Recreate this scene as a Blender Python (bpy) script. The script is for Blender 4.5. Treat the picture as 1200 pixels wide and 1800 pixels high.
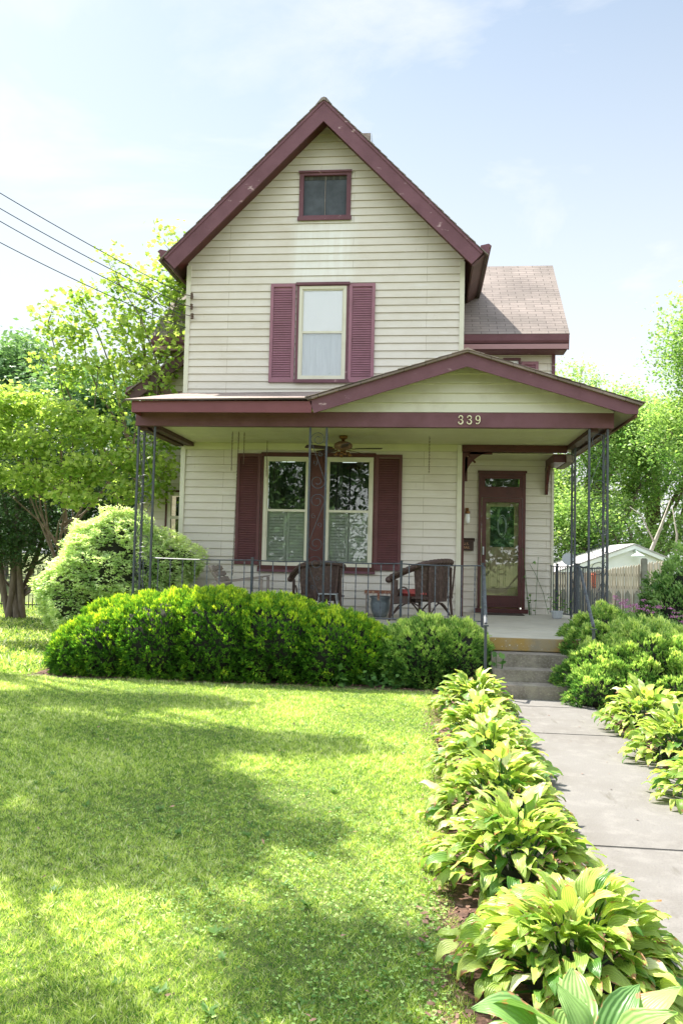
import bpy, bmesh, math, random
import numpy as np
from mathutils import Vector, Matrix
random.seed(7); RNG=np.random.default_rng(11)
for o in list(bpy.data.objects): bpy.data.objects.remove(o)
SC=bpy.context.scene; COL=SC.collection
rad=math.radians
# ------------------------------------------------------------------ camera
SC.render.resolution_x=682; SC.render.resolution_y=1024
cam=bpy.data.cameras.new('camera'); co=bpy.data.objects.new('camera',cam); COL.objects.link(co)
cam.sensor_fit='VERTICAL'; cam.sensor_height=36; cam.sensor_width=24; cam.lens=28.0
cam.clip_start=.05; cam.clip_end=2000
CR=Matrix(((0.99466438,-0.01652528,0.10183169),(0.10074815,-0.05675952,-0.99329158),(0.02219434,0.99825111,-0.05479178)))
M4=CR.to_4x4(); M4.translation=Vector((0,0,1.70)); co.matrix_world=M4
SC.camera=co
# ------------------------------------------------------------------ light
SUN=Vector((0.52,-0.44,-1.0)).normalized()      # direction of travel: from behind-left of the house
EL=math.asin(-SUN.z); AZ=math.atan2(-SUN.x,-SUN.y)  # compass angle of the sun from +Y towards +X
w=bpy.data.worlds.new("World"); SC.world=w; w.use_nodes=True
nt=w.node_tree; nt.nodes.clear()
out=nt.nodes.new('ShaderNodeOutputWorld'); bg=nt.nodes.new('ShaderNodeBackground')
sky=nt.nodes.new('ShaderNodeTexSky'); sky.sky_type='NISHITA'; sky.sun_disc=False
sky.sun_elevation=EL; sky.sun_rotation=AZ; sky.air_density=1.0; sky.dust_density=.7; sky.ozone_density=1.0
tc=nt.nodes.new('ShaderNodeTexCoord'); mp=nt.nodes.new('ShaderNodeMapping'); mp.inputs['Scale'].default_value=(1.0,1.0,2.6)
mp.inputs['Rotation'].default_value=(0.25,0.35,0.3)
no=nt.nodes.new('ShaderNodeTexNoise'); no.inputs['Scale'].default_value=2.3; no.inputs['Detail'].default_value=9; no.inputs['Roughness'].default_value=.58; no.inputs['Distortion'].default_value=.5
cr=nt.nodes.new('ShaderNodeValToRGB'); cr.color_ramp.elements[0].position=.40; cr.color_ramp.elements[0].color=(.16,.16,.16,1); cr.color_ramp.elements[1].position=.68; cr.color_ramp.elements[1].color=(.85,.85,.85,1)
sp=nt.nodes.new('ShaderNodeSeparateXYZ'); hz=nt.nodes.new('ShaderNodeMapRange'); hz.inputs[1].default_value=0.0; hz.inputs[2].default_value=.74; hz.inputs[3].default_value=1.12; hz.inputs[4].default_value=.0
mx=nt.nodes.new('ShaderNodeMath'); mx.operation='MAXIMUM'
mix=nt.nodes.new('ShaderNodeMix'); mix.data_type='RGBA'; mix.clamp_factor=True; mix.inputs[7].default_value=(3.35,3.42,3.45,1)
L=nt.links.new
L(tc.outputs['Generated'],mp.inputs['Vector']); L(mp.outputs[0],no.inputs['Vector']); L(no.outputs['Fac'],cr.inputs[0])
L(tc.outputs['Generated'],sp.inputs[0]); L(sp.outputs['Z'],hz.inputs[0]); L(hz.outputs[0],mx.inputs[0]); L(cr.outputs[0],mx.inputs[1])
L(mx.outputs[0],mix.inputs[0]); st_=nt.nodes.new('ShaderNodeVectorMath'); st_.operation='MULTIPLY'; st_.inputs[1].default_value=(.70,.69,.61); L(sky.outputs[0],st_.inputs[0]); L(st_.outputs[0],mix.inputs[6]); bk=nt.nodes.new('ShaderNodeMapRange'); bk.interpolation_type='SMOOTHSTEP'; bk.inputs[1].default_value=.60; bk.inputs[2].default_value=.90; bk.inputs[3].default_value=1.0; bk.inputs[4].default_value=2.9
b2=nt.nodes.new('ShaderNodeMapRange'); b2.interpolation_type='SMOOTHSTEP'; b2.inputs[1].default_value=.3; b2.inputs[2].default_value=-.5; b2.inputs[3].default_value=1.0; b2.inputs[4].default_value=2.3; bm_=nt.nodes.new('ShaderNodeMath'); bm_.operation='MAXIMUM'; L(sp.outputs['Y'],b2.inputs[0]); L(bk.outputs[0],bm_.inputs[0]); L(b2.outputs[0],bm_.inputs[1])  # sky boosted overhead and behind the camera, added as fill for the walls
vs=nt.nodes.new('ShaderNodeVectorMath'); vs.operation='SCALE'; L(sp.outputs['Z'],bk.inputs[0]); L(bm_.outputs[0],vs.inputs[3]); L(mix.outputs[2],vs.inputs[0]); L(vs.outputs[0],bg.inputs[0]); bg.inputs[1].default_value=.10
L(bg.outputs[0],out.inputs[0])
sl=bpy.data.lights.new('sun','SUN'); sl.energy=4.4; sl.angle=rad(.55); sl.color=(1,.95,.86)
so=bpy.data.objects.new('sun',sl); COL.objects.link(so); so.rotation_euler=SUN.to_track_quat('-Z','Y').to_euler(); so.location=(-8,8,20)
SC.view_settings.view_transform='Standard'; SC.view_settings.look='None'; SC.view_settings.gamma=1; SC.view_settings.exposure=1.72
SC.cycles.max_bounces=8; SC.cycles.transparent_max_bounces=12; SC.cycles.diffuse_bounces=4

# ------------------------------------------------------------------ materials
def mat(name,col,rough=.6,metal=0,spec=.4,noise=None,bump=0,bscale=40,trans=0):
    """noise=(scale, colour2, lo, hi, stretch)"""
    m=bpy.data.materials.new(name); m.use_nodes=True; n=m.node_tree; b=n.nodes['Principled BSDF']
    b.inputs['Base Color'].default_value=(*col,1); b.inputs['Roughness'].default_value=rough; b.inputs['Metallic'].default_value=metal
    b.inputs['Specular IOR Level'].default_value=spec
    t=n.nodes.new('ShaderNodeTexCoord'); last=None
    if noise:
        for i,(sc,c2,lo,hi,st) in enumerate(noise if isinstance(noise,list) else [noise]):
            mp=n.nodes.new('ShaderNodeMapping'); mp.inputs['Scale'].default_value=st; mp.inputs['Location'].default_value=(i*3.1,i*1.7,0)
            q=n.nodes.new('ShaderNodeTexNoise'); q.inputs['Scale'].default_value=sc; q.inputs['Detail'].default_value=6; q.inputs['Roughness'].default_value=.62
            r=n.nodes.new('ShaderNodeMapRange'); r.inputs[1].default_value=lo; r.inputs[2].default_value=hi; 
            x=n.nodes.new('ShaderNodeMix'); x.data_type='RGBA'; x.inputs[7].default_value=(*c2,1)
            if last: n.links.new(last,x.inputs[6])
            else: x.inputs[6].default_value=(*col,1)
            n.links.new(t.outputs['Object'],mp.inputs[0]); n.links.new(mp.outputs[0],q.inputs['Vector']); n.links.new(q.outputs['Fac'],r.inputs[0]); n.links.new(r.outputs[0],x.inputs[0]); last=x.outputs[2]
        n.links.new(last,b.inputs['Base Color'])
    if bump:
        q=n.nodes.new('ShaderNodeTexNoise'); q.inputs['Scale'].default_value=bscale; q.inputs['Detail'].default_value=8
        bp=n.nodes.new('ShaderNodeBump'); bp.inputs['Strength'].default_value=bump; bp.inputs['Distance'].default_value=.02
        n.links.new(t.outputs['Object'],q.inputs['Vector']); n.links.new(q.outputs['Fac'],bp.inputs['Height']); n.links.new(bp.outputs[0],b.inputs['Normal'])
    return m
ONE=(1,1,1)
MSID=mat('siding_vinyl',(.64,.585,.505),.55,noise=[(1.3,(.57,.51,.42),.42,.75,(1,1,1.6)),(7,(.68,.64,.59),.55,.8,(.4,1,3)),(9,(.48,.41,.33),.64,.8,(2.2,1,.5))],bump=.05,bscale=60)
MCRM=mat('cream_trim',(.60,.57,.45),.5,noise=(3,(.50,.46,.34),.5,.8,ONE))
MMAU=mat('mauve_paint',(.152,.067,.081),.6,spec=.25,noise=[(2.2,(.118,.050,.060),.4,.7,ONE),(3.2,(.40,.27,.27),.645,.70,(1.2,1.2,2.4))],bump=.1,bscale=30)
MMAB=mat('beam_mauve_paint',(.162,.072,.086),.6,spec=.25,noise=[(2.5,(.11,.045,.05),.4,.75,ONE)],bump=.05,bscale=30)
MRED=mat('eave_red_paint',(.175,.052,.058),.5,noise=[(3,(.15,.04,.045),.4,.75,ONE)],bump=.05)
MSHU=mat('shutter_paint',(.27,.118,.150),.5,noise=(4,(.22,.10,.12),.4,.7,ONE))
MSHD=mat('porch_shutter_paint',(.115,.038,.040),.55,noise=(4,(.085,.03,.03),.4,.7,ONE))
MMAR=mat('dark_maroon_paint',(.085,.020,.018),.42,noise=(4,(.06,.015,.013),.4,.7,ONE))
MBRN=mat('brown_underside_paint',(.085,.035,.03),.6,noise=(4,(.05,.025,.02),.4,.7,ONE))
MCEI=mat('ceiling_paint',(.58,.55,.36),.6,noise=(2,(.48,.45,.28),.4,.8,(1,.3,1)))
MIRN=mat('wrought_iron',(.045,.052,.062),.45,.0,.5,noise=[(14,(.10,.06,.045),.58,.72,ONE),(25,(.22,.24,.27),.62,.75,ONE)])
MRAIL=mat('worn_rail_paint',(.09,.10,.115),.5,0,.5,noise=[(18,(.05,.05,.055),.5,.6,ONE),(11,(.20,.19,.18),.6,.72,ONE)])
MCON=mat('concrete_walk',(.155,.145,.133),.85,noise=[(1.1,(.125,.113,.10),.4,.7,ONE),(7,(.20,.187,.17),.5,.8,ONE),(45,(.10,.09,.08),.62,.75,ONE),(2.7,(.11,.10,.085),.60,.70,(2.5,.6,1))],bump=.25,bscale=60)
MSTP=mat('concrete_steps',(.23,.20,.16),.9,noise=[(5,(.14,.12,.09),.4,.65,ONE),(40,(.33,.29,.23),.5,.75,ONE),(3,(.30,.27,.2),.5,.7,ONE)],bump=.5,bscale=70)
MLIC=mat('lichen_concrete',(.27,.215,.13),.9,noise=[(4,(.31,.20,.06),.40,.6,(1,1,.6)),(3,(.22,.19,.14),.55,.7,ONE),(38,(.66,.66,.6),.66,.69,ONE)],bump=.4,bscale=60)
MFLR=mat('porch_floor_concrete',(.50,.46,.37),.8,noise=[(2.0,(.42,.38,.29),.4,.7,ONE),(5,(.55,.50,.38),.5,.75,ONE)],bump=.1)
MMUL=mat('mulch_soil',(.09,.05,.035),.95,noise=[(30,(.25,.13,.09),.45,.7,ONE),(6,(.08,.04,.03),.4,.7,ONE)],bump=.8,bscale=60)
MCHIP=mat('bark_chips',(.15,.08,.055),.9,noise=(9,(.24,.15,.11),.4,.7,ONE))
MBARK=mat('bark',(.13,.10,.075),.9,noise=[(12,(.22,.18,.14),.45,.7,(1,1,.25))],bump=.7,bscale=25)
MDEAD=mat('dead_wood',(.45,.41,.36),.85,noise=(9,(.3,.27,.22),.4,.7,(1,1,.3)),bump=.3)
MWICK=mat('dark_wicker',(.060,.034,.026),.55,noise=(22,(.12,.075,.06),.5,.7,ONE))
MWOOD=mat('weathered_wood',(.22,.18,.15),.85,noise=(14,(.32,.27,.23),.45,.7,(.3,1,1)),bump=.3)
MCUSH=mat('red_cushion',(.42,.085,.075),.9,bump=.2,bscale=20)
MWHT=mat('white_paint',(.78,.79,.80),.55,noise=(3,(.70,.71,.73),.4,.8,ONE))
MGRF=mat('garage_roof',(.42,.40,.40),.9,noise=(9,(.32,.30,.30),.4,.7,ONE))
MFEN=mat('weathered_picket',(.50,.43,.34),.85,noise=(10,(.36,.30,.23),.45,.7,(1,1,.2)))
MGRY=mat('grey_post',(.20,.20,.17),.8,noise=(10,(.13,.12,.1),.45,.7,ONE))
MBLK=mat('black_iron',(.015,.015,.018),.5)
MBRS=mat('aged_brass',(.20,.10,.035),.38,.75,noise=(16,(.14,.06,.03),.45,.7,ONE))
MFAN=mat('fan_blade_wood',(.045,.022,.012),.45)
MCOP=mat('fan_motor_patina',(.17,.09,.05),.5,.3,noise=(20,(.28,.18,.10),.45,.7,ONE))
MDRK=mat('unlit_room_dark',(.02,.02,.018),.9)  # near-black sheet colour, painted darkness of the unlit rooms
MCUR=mat('white_shade_fabric',(.90,.90,.90),.8)
MSHR=mat('sheer_curtain',(.50,.56,.60),.85,noise=(4,(.42,.48,.52),.4,.7,(3,1,.4)))
MBLD=mat('interior_shutter_paint',(.50,.45,.42),.6)
MDRP=mat('dark_drapes',(.075,.075,.06),.9,noise=(6,(.03,.03,.025),.4,.6,(6,1,.2)))
MSCR=mat('window_screen',(.045,.052,.060),.7,noise=(3,(.09,.10,.115),.4,.75,ONE))
MNUM=mat('cream_numerals',(.72,.66,.45),.45)
MBRK=mat('chimney_brick',(.22,.17,.14),.9,noise=(14,(.35,.3,.27),.45,.7,ONE),bump=.4)
MTIN=mat('galvanised_metal',(.5,.52,.55),.4,.7)
MPOT=mat('glazed_pot',(.17,.20,.22),.3,noise=(9,(.3,.33,.34),.5,.7,ONE))
MPLS=mat('pale_pot',(.48,.50,.52),.6,bump=.2)
MRUN=mat('rust_red_fabric',(.22,.075,.045),.9,noise=(30,(.40,.30,.2),.5,.65,ONE))
MMAT=mat('door_mat_fibre',(.06,.045,.035),.95,bump=.4,bscale=90)
MCHN=mat('rusty_chain',(.12,.08,.06),.6,.4)
MDOOR=mat('inner_door_tan',(.60,.40,.27),.5,noise=(6,(.36,.25,.14),.4,.7,(1,1,.2)))
MWIRE=mat('black_cable',(.03,.04,.045),.6)
MBOX=mat('mailbox_metal',(.045,.025,.018),.5,.3)
MGLD=mat('copper_lettering',(.45,.24,.12),.5,.4)
MORG=mat('orange_red_plastic',(.62,.14,.06),.6)
def glass(name,tint=(.9,.95,.92),refl=.22,rough=.01):
    m=bpy.data.materials.new(name); m.use_nodes=True; n=m.node_tree; n.nodes.clear()
    o=n.nodes.new('ShaderNodeOutputMaterial'); g=n.nodes.new('ShaderNodeBsdfGlossy'); g.inputs['Roughness'].default_value=rough; t=n.nodes.new('ShaderNodeBsdfTransparent'); t.inputs[0].default_value=(*tint,1)
    lw=n.nodes.new('ShaderNodeFresnel'); lw.inputs[0].default_value=1.5; ad=n.nodes.new('ShaderNodeMath'); ad.operation='ADD'; ad.inputs[1].default_value=refl; ad.use_clamp=True
    tcn=n.nodes.new('ShaderNodeTexCoord'); q=n.nodes.new('ShaderNodeTexNoise'); q.inputs['Scale'].default_value=2.2; bp=n.nodes.new('ShaderNodeBump'); bp.inputs['Strength'].default_value=.02; bp.inputs['Distance'].default_value=.05
    n.links.new(tcn.outputs['Object'],q.inputs['Vector']); n.links.new(q.outputs['Fac'],bp.inputs['Height']); n.links.new(bp.outputs[0],g.inputs['Normal'])
    x=n.nodes.new('ShaderNodeMixShader'); n.links.new(lw.outputs[0],ad.inputs[0]); n.links.new(ad.outputs[0],x.inputs[0]); n.links.new(t.outputs[0],x.inputs[1]); n.links.new(g.outputs[0],x.inputs[2]); n.links.new(x.outputs[0],o.inputs[0]); return m
MGLS=glass('window_glass',refl=.03); MGLD2=glass('storm_glass',refl=.05); MGLU=glass('upper_window_glass',tint=(1,1,1),refl=.06); 
def shingle(name,c1,c2,c3,row,width):
    m=mat(name,c1,.9); n=m.node_tree; b=n.nodes['Principled BSDF']; t=n.nodes.new('ShaderNodeTexCoord')
    br=n.nodes.new('ShaderNodeTexBrick'); br.inputs['Color1'].default_value=(*c1,1); br.inputs['Color2'].default_value=(*c2,1); br.inputs['Mortar'].default_value=(*c3,1)
    br.inputs['Scale'].default_value=1; br.inputs['Brick Width'].default_value=width; br.inputs['Row Height'].default_value=row; br.inputs['Mortar Size'].default_value=.007; br.inputs['Mortar Smooth'].default_value=.6; br.inputs['Bias'].default_value=0
    q=n.nodes.new('ShaderNodeTexNoise'); q.inputs['Scale'].default_value=1.3; q.inputs['Detail'].default_value=7
    r=n.nodes.new('ShaderNodeMapRange'); r.inputs[1].default_value=.3; r.inputs[2].default_value=.75; r.inputs[3].default_value=.72; r.inputs[4].default_value=1.25
    q2=n.nodes.new('ShaderNodeTexNoise'); q2.inputs['Scale'].default_value=70; r2=n.nodes.new('ShaderNodeMapRange'); r2.inputs[3].default_value=.8; r2.inputs[4].default_value=1.2
    mu=n.nodes.new('ShaderNodeVectorMath'); mu.operation='SCALE'; mu2=n.nodes.new('ShaderNodeVectorMath'); mu2.operation='SCALE'
    n.links.new(t.outputs['Object'],br.inputs['Vector']); n.links.new(t.outputs['Object'],q.inputs['Vector']); n.links.new(t.outputs['Object'],q2.inputs['Vector']); n.links.new(q.outputs['Fac'],r.inputs[0]); n.links.new(q2.outputs['Fac'],r2.inputs[0])
    n.links.new(br.outputs['Color'],mu.inputs[0]); n.links.new(r.outputs[0],mu.inputs[3]); n.links.new(mu.outputs[0],mu2.inputs[0]); n.links.new(r2.outputs[0],mu2.inputs[3]); n.links.new(mu2.outputs[0],b.inputs['Base Color'])
    bp=n.nodes.new('ShaderNodeBump'); bp.inputs['Strength'].default_value=.6; bp.inputs['Distance'].default_value=.02; n.links.new(br.outputs['Fac'],bp.inputs['Height']); bp.invert=True; n.links.new(bp.outputs[0],b.inputs['Normal'])
    return m
MSHI=shingle('wing_shingles',(.245,.20,.175),(.20,.165,.143),(.10,.078,.066),.105,.31)
MSHP=shingle('porch_shingles',(.33,.25,.215),(.26,.20,.17),(.11,.08,.07),.135,.32)
def leaf(name,ca,cb,trans=.45,cc=None,rough=.5,ttint=(1.06,1.14,.72),uvribs=False,spec=.35,mid=.93):
    """ca..cb chosen by the per-leaf 'tint' attribute"""
    m=bpy.data.materials.new(name); m.use_nodes=True; n=m.node_tree; b=n.nodes['Principled BSDF']; o=n.nodes['Material Output']
    a=n.nodes.new('ShaderNodeAttribute'); a.attribute_name='tint'; r=n.nodes.new('ShaderNodeValToRGB'); e=r.color_ramp.elements
    e[0].color=(*ca,1); e[1].color=(*cb,1)
    if cc: z=e.new(mid); z.color=(*cb,1); e[-1].color=(*cc,1)
    b.inputs['Roughness'].default_value=rough; b.inputs['Specular IOR Level'].default_value=spec
    tr=n.nodes.new('ShaderNodeBsdfTranslucent'); mu=n.nodes.new('ShaderNodeVectorMath'); mu.operation='MULTIPLY'; mu.inputs[1].default_value=ttint
    col=r.outputs[0]; n.links.new(a.outputs['Fac'],r.inputs[0])
    if uvribs:
        uv=n.nodes.new('ShaderNodeUVMap'); sx=n.nodes.new('ShaderNodeSeparateXYZ'); n.links.new(uv.outputs[0],sx.inputs[0])
        m1=n.nodes.new('ShaderNodeMath'); m1.operation='MULTIPLY'; m1.inputs[1].default_value=44; n.links.new(sx.outputs[0],m1.inputs[0])
        sn=n.nodes.new('ShaderNodeMath'); sn.operation='SINE'; n.links.new(m1.outputs[0],sn.inputs[0])
        bp=n.nodes.new('ShaderNodeBump'); bp.inputs['Strength'].default_value=.35; bp.inputs['Distance'].default_value=.004; n.links.new(sn.outputs[0],bp.inputs['Height']); n.links.new(bp.outputs[0],b.inputs['Normal']); n.links.new(bp.outputs[0],tr.inputs['Normal'])
        rr=n.nodes.new('ShaderNodeMapRange'); rr.inputs[1].default_value=-1; rr.inputs[3].default_value=.88; rr.inputs[4].default_value=1.05; n.links.new(sn.outputs[0],rr.inputs[0])
        sc=n.nodes.new('ShaderNodeVectorMath'); sc.operation='SCALE'; n.links.new(col,sc.inputs[0]); n.links.new(rr.outputs[0],sc.inputs[3]); col=sc.outputs[0]
        # scorched brown margins and tips
        g=n.nodes.new('ShaderNodeNewGeometry'); q=n.nodes.new('ShaderNodeTexNoise'); q.inputs['Scale'].default_value=22; n.links.new(g.outputs['Position'],q.inputs['Vector'])
        ab=n.nodes.new('ShaderNodeMath'); ab.operation='SUBTRACT'; ab.inputs[1].default_value=.5; n.links.new(sx.outputs[0],ab.inputs[0]); a2=n.nodes.new('ShaderNodeMath'); a2.operation='ABSOLUTE'; n.links.new(ab.outputs[0],a2.inputs[0])
        mm=n.nodes.new('ShaderNodeMath'); mm.operation='MAXIMUM'; n.links.new(a2.outputs[0],mm.inputs[0]); hv=n.nodes.new('ShaderNodeMath'); hv.operation='MULTIPLY'; hv.inputs[1].default_value=.5; n.links.new(sx.outputs[1],hv.inputs[0]); n.links.new(hv.outputs[0],mm.inputs[1])
        s3=n.nodes.new('ShaderNodeMath'); s3.operation='ADD'; n.links.new(mm.outputs[0],s3.inputs[0]); n.links.new(q.outputs['Fac'],s3.inputs[1])
        mr=n.nodes.new('ShaderNodeMapRange'); mr.inputs[1].default_value=1.02; mr.inputs[2].default_value=1.08; n.links.new(s3.outputs[0],mr.inputs[0])
        mxx=n.nodes.new('ShaderNodeMix'); mxx.data_type='RGBA'; mxx.inputs[7].default_value=(.42,.22,.10,1); n.links.new(mr.outputs[0],mxx.inputs[0]); n.links.new(col,mxx.inputs[6]); col=mxx.outputs[2]
    n.links.new(col,b.inputs['Base Color']); n.links.new(col,mu.inputs[0]); n.links.new(mu.outputs[0],tr.inputs[0])
    x=n.nodes.new('ShaderNodeMixShader'); x.inputs[0].default_value=trans; n.links.new(b.outputs[0],x.inputs[1]); n.links.new(tr.outputs[0],x.inputs[2]); n.links.new(x.outputs[0],o.inputs[0])
    return m
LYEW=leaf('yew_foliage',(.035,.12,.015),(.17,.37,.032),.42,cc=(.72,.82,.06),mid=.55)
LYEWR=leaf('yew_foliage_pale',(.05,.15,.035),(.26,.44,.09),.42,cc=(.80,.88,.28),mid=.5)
LCORE=mat('gap_shade_core',(.020,.022,.012),.95,bump=.8,bscale=18)  # solid cores in near-black, shade between leaves put into the colour
LSPI=leaf('pale_bush_foliage',(.30,.48,.14),(.90,.96,.58),.45,rough=.38,spec=.5)
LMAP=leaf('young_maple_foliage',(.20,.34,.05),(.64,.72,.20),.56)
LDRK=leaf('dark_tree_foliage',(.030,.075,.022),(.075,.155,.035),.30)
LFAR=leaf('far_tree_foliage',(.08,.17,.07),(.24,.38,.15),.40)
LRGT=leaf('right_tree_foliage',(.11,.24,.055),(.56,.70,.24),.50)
LSHR=leaf('right_shrub_foliage',(.08,.20,.045),(.46,.64,.20),.42)
LPNK=mat('pink_flower_heads',(.48,.13,.32),.8,noise=(30,(.62,.30,.5),.4,.7,ONE))
LHOS=leaf('hosta_foliage',(.10,.25,.035),(.68,.78,.18),.46,cc=(.90,.90,.50),rough=.38,uvribs=True,spec=.5)
LHOD=leaf('dark_hosta_foliage',(.13,.28,.07),(.36,.52,.16),.38,rough=.38,uvribs=True,spec=.5)
LGRS=leaf('grass_blades',(.040,.19,.010),(.82,.92,.24),.46,cc=(.95,.92,.62),mid=.93,ttint=(1.08,1.14,.68))
LCLO=leaf('clover_leaves',(.08,.22,.03),(.50,.70,.20),.36)
LVIN=leaf('vine_leaves',(.06,.16,.03),(.16,.3,.06),.4)
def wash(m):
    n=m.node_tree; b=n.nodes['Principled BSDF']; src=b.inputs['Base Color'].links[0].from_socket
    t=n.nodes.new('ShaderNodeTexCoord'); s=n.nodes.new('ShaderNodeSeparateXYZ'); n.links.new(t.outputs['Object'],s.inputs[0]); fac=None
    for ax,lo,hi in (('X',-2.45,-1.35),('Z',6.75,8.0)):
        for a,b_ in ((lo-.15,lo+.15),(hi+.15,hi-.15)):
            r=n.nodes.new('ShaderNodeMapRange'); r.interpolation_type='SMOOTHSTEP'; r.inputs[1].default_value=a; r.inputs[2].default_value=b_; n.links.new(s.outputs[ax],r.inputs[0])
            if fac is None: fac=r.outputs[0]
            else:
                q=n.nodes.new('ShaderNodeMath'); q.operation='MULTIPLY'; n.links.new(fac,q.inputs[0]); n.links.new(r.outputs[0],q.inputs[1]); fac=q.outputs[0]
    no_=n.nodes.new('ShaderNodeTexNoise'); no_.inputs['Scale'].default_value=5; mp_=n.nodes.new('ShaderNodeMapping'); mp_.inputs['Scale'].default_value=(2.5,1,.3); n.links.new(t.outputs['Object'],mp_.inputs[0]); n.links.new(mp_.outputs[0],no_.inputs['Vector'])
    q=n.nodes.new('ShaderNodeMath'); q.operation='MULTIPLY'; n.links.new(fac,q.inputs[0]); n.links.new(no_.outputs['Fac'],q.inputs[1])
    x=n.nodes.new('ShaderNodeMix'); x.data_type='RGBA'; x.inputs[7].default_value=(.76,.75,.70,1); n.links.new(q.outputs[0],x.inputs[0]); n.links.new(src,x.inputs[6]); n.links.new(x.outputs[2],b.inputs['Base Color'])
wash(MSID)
def joints(m):
    n=m.node_tree; b=n.nodes['Principled BSDF']; src=b.inputs['Base Color'].links[0].from_socket
    t=n.nodes.new('ShaderNodeTexCoord'); s=n.nodes.new('ShaderNodeSeparateXYZ'); c=n.nodes.new('ShaderNodeCombineXYZ'); n.links.new(t.outputs['Object'],s.inputs[0]); a=n.nodes.new('ShaderNodeMath'); a.operation='SUBTRACT'; a.inputs[1].default_value=.66; n.links.new(s.outputs['Z'],a.inputs[0]); n.links.new(s.outputs['X'],c.inputs[0]); n.links.new(a.outputs[0],c.inputs[1])
    br=n.nodes.new('ShaderNodeTexBrick'); br.inputs['Scale'].default_value=1; br.inputs['Brick Width'].default_value=3.66; br.inputs['Row Height'].default_value=.1405; br.inputs['Mortar Size'].default_value=.0035; br.offset=.37; br.offset_frequency=3
    br.inputs['Color1'].default_value=(1,1,1,1); br.inputs['Color2'].default_value=(.94,.94,.93,1); br.inputs['Mortar'].default_value=(.62,.58,.5,1); n.links.new(c.outputs[0],br.inputs['Vector'])
    x=n.nodes.new('ShaderNodeMix'); x.data_type='RGBA'; x.blend_type='MULTIPLY'; x.inputs[0].default_value=1; n.links.new(src,x.inputs[6]); n.links.new(br.outputs['Color'],x.inputs[7]); n.links.new(x.outputs[2],b.inputs['Base Color'])
joints(MSID)
def ground_mat():
    return mat('lawn_ground',(.12,.16,.035),.95,noise=[(2.0,(.15,.17,.05),.4,.7,ONE),(26,(.05,.06,.02),.45,.65,ONE),(9,(.16,.15,.07),.55,.75,ONE)],bump=.6,bscale=50)
MGRD=ground_mat()

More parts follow.
